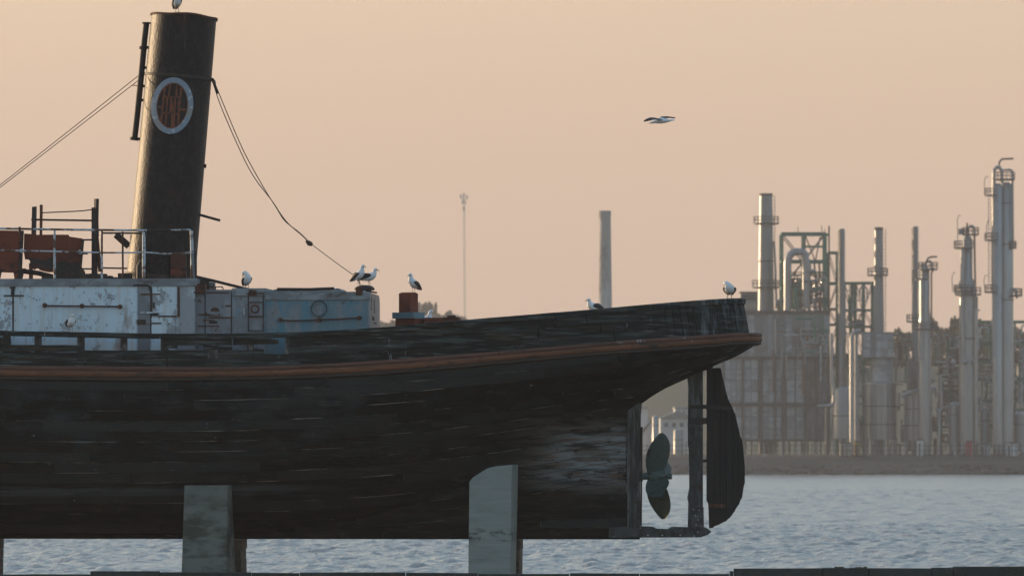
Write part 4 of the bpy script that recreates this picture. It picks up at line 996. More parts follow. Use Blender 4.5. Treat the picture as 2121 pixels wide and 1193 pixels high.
class Th:
    """a far thing: parts given in photo pixels at depth Y, stored relative to its base"""
    def __init__(s, name, px, Y, label, cat, group=None, gz=GZ):
        s.Y = Y; s.o = Vector((W(px, 0, Y).x, Y, gz)); s.t = thing(name, s.o, label, cat, group); s.k = F/Y
    def p(s, px, py, dy=0.0): q = W(px, py, s.Y); return Vector((q.x-s.o.x, dy, q.z-s.o.z))
    def zz(s, py): return W(0, py, s.Y).z-s.o.z
    def put(s, mb, name, m, smooth=False, parent=None): return mb.build(name, m, parent or s.t, smooth)
    def box(s, name, m, x0, x1, y0, y1, d0, d1, parent=None):
        a = s.p(x0, y1); b = s.p(x1, y0); return s.put(MB().box((a.x, d0, a.z), (b.x, d1, b.z)), name, m, parent=parent)
    def rod(s, name, m, pts, r, dy=0.0, n=8, parent=None):
        return s.put(MB().tube([s.p(a, b, dy if not isinstance(dy, list) else dy[i]) for i, (a, b) in enumerate(pts)], r, n), name, m, True, parent)
    def beam(s, name, m, a, b, w_, dy=0.0, parent=None, dy2=None): return s.put(MB().beam(s.p(*a, dy), s.p(*b, dy if dy2 is None else dy2), w_, w_), name, m, parent=parent)
    def lathe(s, name, m, prof, px, dy=0.0, n=24, parent=None):     # prof: (radius px, row)
        c = s.p(px, YH, dy); return s.put(MB().lathe([(r/s.k, s.zz(y)) for r, y in prof], (c.x, dy, 0), n), name, m, True, parent)
    def platform(s, px, py, r0, r1, dy=0.0, m='frame_dark', a0=0, a1=2*pi, hgt=1.1):
        c = s.p(px, py, dy); mb = MB(); n = 20; A = []; B = []
        for i in range(n+1):
            t = lerp(a0, a1, i/n); A.append([(c.x+r/s.k*cos(t), dy+r/s.k*sin(t), c.z) for r in (r0, r1)]); B.append([(c.x+r/s.k*cos(t), dy+r/s.k*sin(t), c.z+.22) for r in (r0, r1)])
        o = s.put(mb.shell(A, B), 'platform', m)
        mb = MB(); m_ = 14
        for hz in (.6, hgt):
            mb.tube([(c.x+r1/s.k*cos(lerp(a0, a1, i/n)), dy+r1/s.k*sin(lerp(a0, a1, i/n)), c.z+.2+hz) for i in range(n+1)], .045, 5, False)
        for i in range(m_+1):
            t = lerp(a0, a1, i/m_); x, y = c.x+r1/s.k*cos(t), dy+r1/s.k*sin(t); mb.tube([(x, y, c.z+.2), (x, y, c.z+.2+hgt)], .045, 4)
        s.put(mb, 'guard_rail', m, parent=o); return o
    def ladder(s, px, y0, y1, dy, m='frame_dark'):
        mb = MB(); a, b = s.zz(y1), s.zz(y0); x = s.p(px, 0).x
        for q in (-.25, .25): mb.tube([(x+q, dy, a), (x+q, dy, b)], .05, 4)
        z = a
        while z < b: mb.tube([(x-.25, dy, z), (x+.25, dy, z)], .035, 4); z += .6
        s.put(mb, 'ladder', m)
    def strakes(s, px, r_, y0, y1, m, turns):
        c = s.p(px, YH); mb = MB(); n = turns*16
        for st in range(3):
            A = []; B = []
            for i in range(n+1):
                t = 2*pi*(i/16+st/3); z = lerp(s.zz(y1), s.zz(y0), i/n); R = r_/s.k
                A.append([(c.x+R*.9*cos(t), R*.9*sin(t), z), (c.x+(R+.22)*cos(t), (R+.22)*sin(t), z)]); B.append([(c.x+R*.9*cos(t), R*.9*sin(t), z+.07), (c.x+(R+.22)*cos(t), (R+.22)*sin(t), z+.07)])
            mb.shell(A, B)
        s.put(mb, 'spiral_strake', m)

# --- great heater house with its stack
t = Th('steel_stack', 1586, 1032, 'widest smooth grey refinery stack, rising from the great heater house', 'stack')
t.lathe('shell', 'steel_grey', [(17, 940), (17, 640), (15.6, 560), (14.4, 470), (13.2, 402)], 1586.5, n=32)
t.lathe('rim', 'frame_dark', [(13.4, 406), (14.0, 405), (14.0, 401), (13.0, 401)], 1586.5, n=32)
t.platform(1587, 465, 14, 26); t.platform(1586, 597, 16, 28); t.ladder(1601.5, 406, 600, -.4); t.lathe('ring', 'frame_dark', [(15.2, 540), (15.9, 540), (15.9, 543), (15.2, 543)], 1586.5)
t.rod('vent_pipe', 'steel_grey', [(1603, 500), (1606, 560), (1608, 640)], .18, -.6)
t = Th('process_heater', 1610, 1016, 'great boxy heater house of grey panels and dark columns at the shore', 'heater')
t.box('core', 'clad_dark', 1470, 1716, 648, 912, -.0, 17)
for i, x in enumerate(range(1472, 1716, 13)): t.box('convection_panel', 'clad_dark' if i % 3 else 'clad_panel', x, x+12.2, 652, 738, -.22-.05*(i % 2), -.01)
t.box('roof', 'frame_dark', 1466, 1720, 643, 648, -.6, 17.4)
pan = [(1472, 1498), (1501, 1537), (1541, 1570), (1579, 1604), (1607, 1618), (1629, 1646), (1648, 1666), (1668, 1690), (1692, 1714)]
for x0, x1 in pan:
    n = max(1, int((x1-x0)/11))
    for i in range(n):
        a, b = lerp(x0, x1, i/n), lerp(x0, x1, (i+1)/n)
        for y0, y1 in ((744, 764), (765.5, 786), (787.5, 810), (811.5, 833), (841, 862), (863.5, 886), (887.5, 909)):
            t.box('panel', 'clad_panel' if (x0 < 1668) else 'clad_dark', a+.6, b-.6, y0, y1, -.2-random.uniform(0, .1), -.01)
for x in (1470, 1499, 1539, 1575, 1605, 1623, 1667, 1691, 1716): t.box('column', 'frame_dark', x-2.2, x+2.2, 740, 943, -.75, -.3)
for y in (740, 837, 912): t.box('beam', 'frame_dark', 1466, 1720, y-2, y+2, -.95, -.25)
for x in range(1478, 1716, 13): t.box('leg', 'clad_panel' if (x//13) % 3 == 0 else 'frame_dark', x, x+3.4, 914, 944, .2+(x % 3), .8+(x % 3))
t.box('louvre_box', 'clad_panel', 1660, 1694, 680, 684, -1.2, -.3); t.box('louvre_box', 'clad_panel', 1660, 1694, 690, 694, -1.2, -.3); t.box('louvre_box', 'clad_panel', 1660, 1694, 700, 712, -1.2, -.3)
for y in (682, 692, 706): t.put(MB().ball(t.p(1661, y, -1.0), .3, 8, 6), 'valve', 'steel_bright', True)
t = Th('control_cabin', 1552, 1040, 'small grey roof cabin beside the widest smooth stack', 'cabin', gz=W(0, 640, 1040).z-.6)
t.box('wall', 'clad_panel', 1534, 1570, 606, 642, 0, 4); t.box('roof', 'frame_dark', 1532, 1570, 604, 607, -.3, 4.3)
for x in (1538, 1546, 1554, 1562): t.box('window', 'plaster_tan', x-2.6, x+2.6, 627, 638, -.06, -.001)
t.box('door', 'frame_dark', 1536, 1566, 610, 622, -.05, -.001)
t = Th('surge_drum', 1660, 1026, 'horizontal drums and bundled pipes on the heater house roof', 'drum', gz=W(0, 642, 1020).z)
t.rod('drum', 'steel_grey', [(1606, 627), (1632, 627)], .55, 0, 12); t.rod('drum', 'steel_bright', [(1640, 622), (1684, 622)], .75, 0, 12)
for x in (1645, 1655, 1665, 1675): t.rod('pipe', 'steel_grey', [(x, 640), (x, 600)], .16, .2)
for x in (1612, 1626, 1650, 1676): t.box('saddle', 'frame_dark', x-2, x+2, 625, 644, -.4, .4)
t.put(MB().ball(t.p(1636, 632, -.3), .55, 10, 8), 'sphere_valve', 'steel_bright', True); t.rod('pipe', 'frame_rusty', [(1690, 644), (1690, 610), (1700, 606)], .22, .3)

# --- green lattice tower
def frame_tower(th, xs_, ys_, depth, m, w_=.34, brace='frame_dark', skip=()):
    for d in (0, depth):
        for x in xs_: th.beam('column', m, (x, ys_[0]), (x, ys_[-1]), w_, d)
        for y in ys_[:-1]: th.beam('beam', m, (xs_[0]-1, y), (xs_[-1]+1, y), w_*1.1, d)
        for i in range(len(xs_)-1):
            for j in range(len(ys_)-1):
                if (i, j) in skip: continue
                if (i+j) % 2 == 0: th.beam('brace', brace, (xs_[i], ys_[j]), (xs_[i+1], ys_[j+1]), w_*.42, d+.1)
                else: th.beam('brace', brace, (xs_[i+1], ys_[j]), (xs_[i], ys_[j+1]), w_*.42, d+.1)
    for x in xs_:
        for y in ys_[:-1]: th.put(MB().beam(th.p(x, y, 0), th.p(x, y, depth), w_*.8, w_*.8), 'cross_beam', m)
zc_ = W(0, 646, 1022).z
t = Th('lattice_tower', 1666, 1022, 'tall green steel lattice tower standing on the heater house', 'tower', gz=zc_)
frame_tower(t, [1620, 1666, 1710], [484, 541, 596, 643], 6, 'frame_green', .42)
t.beam('beam', 'frame_green', (1668, 511), (1712, 511), .36, 0); t.beam('beam', 'frame_green', (1640, 568), (1712, 568), .3, 6)
for x in (1690, 1700, 1678): t.rod('pipe', 'frame_rusty', [(x, 643), (x+2, 590), (x-2, 545)], .16, 2.5)
for x0, y0, x1, y1 in ((1668, 484, 1690, 541), (1690, 541, 1700, 490), (1680, 643, 1668, 560), (1700, 560, 1686, 640), (1640, 600, 1650, 560), (1650, 640, 1636, 585)): t.beam('stair', 'frame_rusty', (x0, y0), (x1, y1), .2, 2)
t.box('vessel', 'clad_dark', 1640, 1662, 575, 640, 2, 4); t.box('vessel', 'clad_panel', 1670, 1696, 580, 606, 2.4, 4.4)
for x, y in ((1653, 470), (1702, 468), (1708, 474)): t.rod('mast', 'frame_dark', [(x, 484), (x, y)], .06)
t.rod('mast', 'frame_rusty', [(1717, 643), (1717, 468)], .14, -.2); t.box('cap_box', 'frame_green', 1710, 1717, 484, 489, -.3, .5)
t = Th('duct_bend', 1640, 1020, 'fat pale bent duct inside the green lattice tower', 'duct', gz=W(0, 643, 1020).z)
arc = [(1631, 643), (1631, 545)]+[(1631+18*(1-cos(a)), 545-23*sin(a)) for a in [pi/2*i/6 for i in range(1, 7)]]+[(1662, 522), (1668, 528), (1669, 560), (1669, 640)]
t.rod('duct', 'steel_bright', arc, .62, -.9, 14)
# lean-to frame right of the lattice tower, down to the strake stack
t = Th('pipe_gantry', 1725, 1024, 'green pipe gantry between the lattice tower and a spiral stack', 'gantry')
frame_tower(t, [1717, 1736], [523, 587, 640, 672, 740, 820, 940], 5, 'frame_green', .32)
t = Th('pipe_gantry', 1775, 1026, 'long green truss gantry between the slim spiral stack and the capped stack', 'gantry')
frame_tower(t, [1750, 1764, 1773, 1790, 1809], [586, 642, 676, 740, 820, 940], 5, 'frame_green', .30)
t.box('vessel', 'steel_grey', 1762, 1776, 588, 615, 1, 3); t.box('vessel', 'clad_dark', 1776, 1790, 662, 690, 1, 4); t.beam('beam', 'frame_green', (1700, 587), (1811, 586), .42, -.4)
# --- slim stacks
t = Th('spiral_stack', 1743, 1012, 'slim grey stack with spiral fins beside the green pipe gantry', 'stack', 'slim stacks with spiral fins')
t.lathe('shell', 'steel_grey', [(6.4, 942), (6.0, 700), (5.2, 474)], 1743, n=20); t.strakes(1743, 5.5, 476, 700, 'steel_grey', 12)
t = Th('capped_stack', 1820, 1015, 'plain grey stack with one round platform, rising from the panelled heater', 'stack')
t.lathe('shell', 'steel_grey', [(11.5, 942), (11.5, 690), (9.8, 580), (8.6, 472)], 1820, n=24); t.platform(1818, 572, 10, 21); t.ladder(1831, 475, 690, -.3); t.lathe('rim', 'frame_dark', [(8.8, 477), (9.4, 476), (9.4, 471), (8.4, 471)], 1820)
t = Th('process_heater', 1818, 1008, 'panelled box heater on a round drum, under the capped stack', 'heater')
t.box('body', 'clad_dark', 1786, 1850, 688, 742, -2.4, 2.4)
for i, (a, b) in enumerate(((1787, 1801), (1802, 1812), (1813, 1823), (1824, 1836), (1837, 1849))):
    for y0, y1 in ((692, 705), (706.5, 722), (723.5, 740)): t.box('panel', 'clad_panel' if i not in (1,) else 'clad_dark', a, b, y0, y1, -2.55, -2.41)
t.lathe('drum', 'clad_panel', [(22, 742), (22, 796)], 1828, n=28); t.lathe('flange', 'steel_bright', [(36, 793), (37, 793), (37, 798), (36, 798)], 1824, n=32)
t.lathe('shell', 'steel_bright', [(33.5, 910), (33.5, 797), (22, 790)], 1824, n=36)
for y in (840, 878): t.lathe('ring', 'frame_dark', [(33.6, y), (34.5, y), (34.5, y+2), (33.6, y+2)], 1824, n=36)
for k in range(8):
    a = 2*pi*k/8+.2; c = t.p(1824+31*cos(a), 0); t.put(MB().box((c.x-.18, 31/t.k*sin(a)-.18, 0), (c.x+.18, 31/t.k*sin(a)+.18, t.zz(908))), 'leg', 'steel_grey')
for x in (1808, 1824, 1840): t.beam('rib', 'steel_grey', (x, 798), (x, 910), .16, -2.7)
t = Th('process_heater', 1902, 1006, 'shorter round heater drum beside the finned stack and thin column', 'heater')
t.lathe('shell', 'steel_bright', [(29, 912), (29, 812), (18, 806)], 1902, n=36); t.lathe('flange', 'steel_bright', [(31.5, 808), (33, 808), (33, 813), (31.5, 813)], 1902, n=32)
t.box('neck', 'clad_dark', 1880, 1926, 748, 808, -1.6, 1.6); t.box('panel', 'clad_panel', 1898, 1924, 752, 806, -1.75, -1.61)
for y in (846, 880): t.lathe('ring', 'frame_dark', [(29.1, y), (30, y), (30, y+2), (29.1, y+2)], 1902, n=36)
for k in range(8):
    a = 2*pi*k/8+.3; c = t.p(1902+27*cos(a), 0); t.put(MB().box((c.x-.18, 27/t.k*sin(a)-.18, 0), (c.x+.18, 27/t.k*sin(a)+.18, t.zz(910))), 'leg', 'steel_grey')
for x in (1888, 1902, 1917): t.beam('rib', 'steel_grey', (x, 813), (x, 911), .16, -2.3)
t.rod('pipe', 'steel_bright', [(1865, 820), (1872, 818), (1902, 806), (1936, 803), (1937, 822)], .3, -2.5)
t = Th('storage_drum', 1752, 1004, 'squat grey drum standing beside the great heater house', 'tank')
t.lathe('shell', 'steel_grey', [(27, 908), (27, 812), (24, 806), (8, 800)], 1752, n=30); t.lathe('ring', 'frame_dark', [(27.1, 860), (28, 860), (28, 862), (27.1, 862)], 1752, n=30)
for k in range(6):
    a = 2*pi*k/6; c = t.p(1752+25*cos(a), 0); t.put(MB().box((c.x-.18, 25/t.k*sin(a)-.18, 0), (c.x+.18, 25/t.k*sin(a)+.18, t.zz(906))), 'leg', 'steel_grey')
t = Th('spiral_stack', 1895.5, 1010, 'slim grey stack with spiral fins beside the thin distillation column', 'stack', 'slim stacks with spiral fins')
t.lathe('shell', 'steel_grey', [(7.6, 942), (7.2, 690), (4.8, 469)], 1895.5, n=20); t.strakes(1895.5, 5.1, 471, 600, 'steel_grey', 7); t.platform(1893, 668, 7, 15)
def bend(x0, y0, x1, y1, x2, n=5):     # up from (x0,y0) to row y1, over to x2 and down to x1's row
    return
# --- columns
t = Th('distillation_column', 1916, 1002, 'thin pale distillation column with a crooked vent pipe, beside the finned stack', 'column')
t.lathe('shell', 'steel_bright', [(13, 942), (13, 665), (9.5, 640), (9.5, 558), (5, 550), (1, 549)], 1916, n=28)
t.platform(1922, 560, 9, 20); t.platform(1909, 580, 8, 15); t.rod('riser', 'steel_bright', [(1908, 745), (1908, 580)], .28, -1.0)
t.rod('riser', 'frame_rusty', [(1929, 700), (1929, 566), (1934, 556)], .14, -.4); t.rod('vent_pipe', 'frame_dark', [(1918, 556), (1918, 544), (1922, 535), (1929, 532), (1941, 532)], .15)
t.rod('vent_pipe', 'steel_grey', [(1917, 553), (1917, 546), (1921, 541), (1927, 541), (1930, 546), (1930, 557)], .2, .3); t.box('vessel', 'clad_dark', 1907, 1916, 546, 556, -.4, .4)
t.platform(1912, 684, 13, 22); t.rod('riser', 'steel_bright', [(1906, 742), (1906, 690)], .30, -1.1)
t = Th('distillation_column', 2003, 1000, 'stepped pale distillation column, narrow above and wide below', 'column')
t.lathe('shell', 'steel_bright', [(17.5, 942), (17.5, 596), (16, 586), (10.5, 575), (10.5, 497), (6, 490), (1, 488)], 2004, n=30)
t.rod('riser', 'steel_bright', [(1994, 750), (1992, 600), (1993, 512)], [.34, .34, .34], -1.2, 10)
for y in (516, 607): t.platform(2000, y, 11, 24, a0=pi*.55, a1=pi*1.7)
t.platform(2005, 612, 17, 27); t.platform(2010, 488, 9, 17)
t.rod('vent_pipe', 'frame_dark', [(2003, 492), (2003, 462)], .16); t.rod('vent_pipe', 'steel_grey', [(2004, 490), (2005, 474), (2009, 468), (2015, 468), (2018, 473), (2018, 490)], .2, .2)
t.box('vessel', 'clad_dark', 1985, 1998, 474, 486, -.5, .5); t.rod('riser', 'frame_rusty', [(2018, 486), (2019, 560), (2021, 660)], .16, -.4)
t.rod('riser', 'steel_grey', [(2022, 615), (2022, 940)], .2, -1.2); t.rod('davit', 'frame_dark', [(1984, 515), (1983, 455), (1986, 446), (1990, 447)], .06); t.rod('davit', 'frame_dark', [(1973, 605), (1972, 575), (1975, 564), (1979, 566)], .06)
t.put(MB().ball(t.p(1990, 590, -.9), (.45, .45, .7), 10, 8), 'sphere_valve', 'steel_bright', True)
t.lathe('ring', 'frame_dark', [(17.6, 700), (18.6, 700), (18.6, 703), (17.6, 703)], 2004)
for x in (1974, 1998, 2018): t.put(MB().ball(t.p(x, 750, -1.5), .45, 10, 8), 'sphere_valve', 'steel_bright', True)
t = Th('distillation_column', 2076, 998, 'tallest pale twin distillation column with a looped crown pipe', 'column')
t.lathe('shell', 'steel_bright', [(15, 942), (15, 520), (13, 512), (13, 384), (8, 378), (1, 377)], 2085, 1.0, n=30)
t.lathe('shell', 'steel_bright', [(10, 942), (10, 386), (6, 381), (1, 380)], 2066, -.2, n=26)
t.rod('crown_pipe', 'steel_bright', [(2058, 740), (2058, 362), (2059, 352), (2064, 347), (2070, 348), (2074, 354), (2075, 380)], .30, -.6, 10)
t.rod('crown_pipe', 'steel_grey', [(2075, 366), (2077, 353), (2092, 352), (2097, 355), (2097, 380), (2098, 516)], .2, .0, 8)
t.rod('vent_pipe', 'frame_dark', [(2069, 348), (2070, 336), (2075, 330), (2099, 329)], .16)
for y in (407, 500, 607): t.platform(2058, y, 10, 19, -.4, a0=pi*.5, a1=pi*1.6)
t.platform(2080, 374, 12, 22); t.platform(2098, 516, 2, 7); t.platform(2092, 614, 14, 26, 1.0, a0=-pi*.5, a1=pi*.4)
t.rod('davit', 'frame_dark', [(2039, 405), (2039, 375), (2042, 366), (2047, 367)], .06); t.rod('davit', 'frame_dark', [(2040, 603), (2038, 580), (2041, 570), (2046, 571)], .06); t.rod('davit', 'frame_dark', [(2044, 500), (2043, 470), (2048, 452)], .06)
t.rod('loop_pipe', 'steel_grey', [(2097, 625), (2097, 606), (2101, 599), (2106, 602), (2107, 618)], .2, .6); t.ladder(2050, 410, 605, -.8)
for y in (420, 505, 620): t.lathe('ring', 'frame_dark', [(13.2 if y < 512 else 15.1, y), (14.2 if y < 512 else 16, y), (14.2 if y < 512 else 16, y+2), (13.2, y+2)], 2085, 1.0)
# --- right-hand pipe rack, yard things
t = Th('pipe_rack', 2085, 1018, 'long green steel pipe rack below the tallest twin column', 'pipe rack')
frame_tower(t, [2024, 2050, 2076, 2102, 2135], [666, 712, 748, 785, 830, 880, 943], 6, 'frame_green', .34, skip=[(i, j) for i in range(4) for j in range(6) if (i*7+j*3) % 4])
for i, y in enumerate((710, 746, 783, 828)):
    for k in range(3): t.rod('pipe', ('steel_grey', 'frame_rusty', 'steel_bright')[(i+k) % 3], [(2022, y-3-k), (2140, y-3-k)], .16, 1.2+1.5*k)
for x, y0, y1 in ((2068, 835, 940), (2092, 790, 880), (2110, 720, 800)): t.box('vessel', 'clad_panel', x, x+14, y0, y1, 1, 4)
for k in range(7):
    x = 2030+k*14; t.put(MB().ball(t.p(x, 700+25*(k % 4)+60*(k % 2), -.5), random.uniform(.3, .6), 8, 6), 'sphere_valve', 'steel_bright', True)
t.box('walkway', 'plaster', 2072, 2140, 881, 885, -1.2, -.3); t.box('yard_board', 'paint_yellow', 2060, 2085, 900, 911, -.9, -.6)
t = Th('flare_pole', 2022, 996, 'thin pale upright pipe pole beside the stepped column', 'pipe'); t.rod('pole', 'steel_bright', [(2022.5, 942), (2022.5, 640)], .24, 0, 10); t.rod('arm', 'steel_grey', [(2022.5, 645), (2030, 641)], .12)
t = Th('drain_pipe', 1724, 996, 'pale L shaped drop pipe in front of the great heater house', 'pipe'); t.rod('pipe', 'steel_bright', [(1722, 690), (1723, 790), (1727, 800), (1727, 832), (1724, 839), (1694, 841)], .26, 0, 10); t.rod('support', 'frame_dark', [(1712, 842), (1712, 942)], .2)
t = Th('drain_pipe', 1770, 997, 'pale hooked riser pipe behind the squat drum', 'pipe'); t.rod('pipe', 'steel_bright', [(1764, 942), (1764, 700), (1767, 690), (1774, 685), (1783, 685)], .34, 0, 10); t.rod('riser', 'steel_grey', [(1774, 942), (1774, 690)], .3, .8, 10)
t = Th('drain_pipe', 1944, 996, 'short pale stand pipe right of the shorter round heater', 'pipe'); t.rod('pipe', 'steel_bright', [(1945, 942), (1945, 850), (1938, 846)], .2); t.rod('riser', 'steel_grey', [(1950, 850), (1949, 775)], .24, .6)
t = Th('pipe_rack', 1975, 1014, 'dark rusty pipe rack at the foot of the stepped column', 'pipe rack')
frame_tower(t, [1950, 1972, 1996, 2018], [752, 800, 850, 900, 943], 5, 'frame_rusty', .34, skip=[(1, 1), (0, 2), (2, 3), (1, 3)])
for i, y in enumerate((762, 780, 798, 812, 836, 862, 884)): t.rod('pipe', ('steel_grey', 'clad_dark', 'frame_rusty')[i % 3], [(1946, y), (2020, y+random.uniform(-2, 2))], .22, .8+.5*(i % 4))
t.box('vessel', 'frame_rusty', 1962, 1990, 700, 752, 2, 4.5); t.box('vessel', 'clad_dark', 1955, 1990, 805, 838, 2, 4)
t = Th('red_cabinet', 2008, 995, 'small red cabinet on the yard below the stepped column', 'cabinet')
t.box('body', 'paint_red', 2001, 2015, 915, 942, 0, .9); t.box('door', 'paint_red', 2002.5, 2013.5, 918, 940, -.04, -.001); t.box('roof', 'frame_dark', 2000, 2016, 913, 915, -.1, 1)
for i, (x0, x1, y0, m, lb) in enumerate(((1740, 1762, 918, 'plaster_tan', 'tan pump hut below the squat drum'), (1770, 1782, 915, 'paint_yellow', 'small yellow pump hut between the heater drums'), (1900, 1912, 912, 'plaster', 'pale pump hut below the shorter round heater'),
                                         (2030, 2050, 920, 'clad_panel', 'grey pump hut beside the red cabinet'), (2085, 2108, 918, 'plaster', 'pale pump hut under the green pipe rack'))):
    t = Th('pump_hut', (x0+x1)/2, 993.5+i*.2, lb, 'hut'); t.box('wall', m, x0, x1, y0, 944, 0, 1.6); t.box('roof', 'frame_dark', x0-1.5, x1+1.5, y0-2.5, y0, -.2, 1.8); t.box('door', 'frame_dark', x0+3, x0+7, y0+5, 944, -.05, -.001)
def clutter(th, x0, x1, y0, y1, d0, d1, n, seed, mats=('steel_grey', 'frame_rusty', 'steel_bright', 'clad_panel', 'frame_green')):
    r = random.Random(seed)
    for i in range(n):
        k = r.random(); x = r.uniform(x0, x1); y = r.uniform(y0, y1); d = r.uniform(d0, d1); m = r.choice(mats)
        if k < .34: h = r.uniform(20, 90); th.rod('pipe', m, [(x, y), (x, min(y+h, 942))], r.uniform(.09, .22), d, 7)
        elif k < .60: h = r.uniform(14, 50); th.rod('pipe', m, [(x, y), (min(x+h, x1), y)], r.uniform(.08, .2), d, 7)
        elif k < .74: h = r.uniform(8, 22); th.rod('pipe', m, [(x, y), (x, y-h), (x+3, y-h-4), (x+h*.7, y-h-4), (x+h*.7+3, y-h), (x+h*.7+3, y+6)], .15, d, 7)
        elif k < .84: th.lathe('vessel', m, [(r.uniform(3, 6), min(y+r.uniform(18, 45), 942)), (r.uniform(3, 6), y), (1, y-3)], x, d, 14)
        elif k < .93: th.put(MB().ball(th.p(x, y, d), r.uniform(.2, .5), 8, 6), 'valve', m, True)
        else: th.box('catwalk', 'frame_dark', x, min(x+r.uniform(14, 30), x1), y, y+1.6, d, d+.8)
t = Th('process_piping', 1640, 1011, 'maze of small pipes on the face of the great heater house', 'piping'); clutter(t, 1600, 1718, 655, 735, -.2, 1.5, 34, 1)
t = Th('process_piping', 1690, 1018, 'maze of small pipes inside the green lattice tower', 'piping', gz=W(0, 643, 1018).z); clutter(t, 1624, 1712, 560, 640, 0, 4, 44, 2)
t = Th('process_piping', 1775, 1020, 'maze of small pipes under the long green truss gantry', 'piping'); clutter(t, 1732, 1790, 600, 900, 0, 4, 46, 3)
t = Th('process_piping', 1870, 1012, 'maze of small pipes between the two round heaters', 'piping'); clutter(t, 1845, 1885, 700, 930, 0, 4, 34, 4)
t = Th('process_piping', 1965, 1008, 'maze of pipes and vessels at the foot of the stepped column', 'piping'); clutter(t, 1932, 2020, 690, 930, 0, 5, 70, 5)
t = Th('process_piping', 2080, 1012, 'maze of pipes and vessels under the tallest twin column', 'piping'); clutter(t, 2024, 2135, 672, 930, 0, 6, 100, 6)
for i, (x, r_, yt, lb) in enumerate(((2040, 10, 850, 'squat silver vessel beside the thin pole pipe'), (2075, 13, 830, 'broad silver vessel under the tallest twin column'), (2112, 12, 858, 'low silver vessel at the end of the green pipe rack'), (1978, 12, 838, 'round silver vessel below the stepped column'))):
    t = Th('storage_drum', x, 1001+i*.4, lb, 'tank'); t.lathe('shell', 'steel_grey', [(r_, 936), (r_, yt), (r_*.6, yt-5), (1, yt-7)], x, n=24); t.lathe('ring', 'frame_dark', [(r_+.1, yt+20), (r_+.7, yt+20), (r_+.7, yt+21.5), (r_+.1, yt+21.5)], x)
    for k in range(4): t.put(MB().box((r_/t.k*.7*cos(k*pi/2+.8)-.15, r_/t.k*.7*sin(k*pi/2+.8)-.15, 0), (r_/t.k*.7*cos(k*pi/2+.8)+.15, r_/t.k*.7*sin(k*pi/2+.8)+.15, t.zz(934))), 'leg', 'frame_dark')
# rocks along the waterline
rk = MB(); rr_ = random.Random(9)
for i in range(420):
    x = rr_.uniform(12, 95); Y = rr_.uniform(979.5, 986); r = rr_.uniform(.15, .6)*(1.2 if Y < 982 else .8); z = lerp(-.15, GZ, max(0, (Y-980)/16)**.75)
    rk.ball((x, Y, z), (r*rr_.uniform(.8, 1.8), r, r*rr_.uniform(.5, .9)), 6, 4)
tag(rk.build('shore_rocks', 'mud_bank'), 'scattered brown rocks along the far waterline', kind='stuff')
# shore fence
t = Th('shore_fence', 1700, 992.5, 'dark post fence along the top of the far bank', 'fence', gz=GZ-.5)
for i, x in enumerate(range(1330, 2140, 9)): t.box('post', 'frame_dark' if i % 4 else 'clad_panel', x, x+1.6, 917+3*sin(i*1.7), 945, 0, .12)
for y in (922, 932): t.box('rail', 'frame_dark', 1326, 2142, y, y+1.1, .12, .2)
# --- things seen through the propeller opening
t = Th('oil_tank', 1357, 1004, 'small upright tank with a sunlit side, seen past the propeller', 'tank'); t.lathe('shell', 'steel_bright', [(7, 942), (7, 864), (5, 861), (1, 860)], 1358, n=24); t.lathe('ring', 'frame_dark', [(7.1, 880), (7.6, 880), (7.6, 881.5), (7.1, 881.5)], 1358)
t = Th('oil_tank', 1402, 1000, 'squat pale tank right of the propeller blade', 'tank'); t.lathe('shell', 'steel_grey', [(10, 942), (10, 892), (8, 889), (1, 888)], 1405, n=24); t.lathe('ring', 'frame_dark', [(10.1, 910), (10.6, 910), (10.6, 911.5), (10.1, 911.5)], 1405)
t = Th('warehouse', 1400, 1060, 'long low pale warehouse on the far shore behind the propeller', 'warehouse'); t.box('wall', 'plaster', 1368, 1440, 866, 942, 0, 12)
t.put(MB().plate([t.p(1366, 866, -.3), t.p(1442, 866, -.3), t.p(1404, 850, -.3)], (0, 13, 0)), 'roof', 'clad_panel')
for x in (1376, 1392, 1408, 1424): t.box('window', 'clad_dark', x, x+8, 875, 884, -.08, -.001)
t = Th('warehouse', 1340, 1075, 'tall pale shed with a sloping stay beside the sternpost', 'warehouse'); t.box('wall', 'plaster', 1316, 1341, 846, 942, 0, 10); t.box('roof', 'clad_panel', 1314, 1343, 843, 846, -.4, 10.4); t.beam('stay', 'frame_dark', (1330, 895), (1352, 868), .3, -.3); t.box('annex', 'plaster', 1341.2, 1366, 870, 942, .5, 8)
t = Th('warehouse', 1425, 1090, 'pale two storey block on the far shore behind the rudder post', 'warehouse'); t.box('wall', 'plaster', 1398, 1450, 846, 942, 0, 10); t.box('roof', 'clad_panel', 1396, 1452, 843, 846, -.4, 10.4)
for x in (1403, 1414, 1425, 1436):
    for y in (851, 860): t.box('window', 'clad_dark', x, x+5, y, y+5, -.08, -.001)

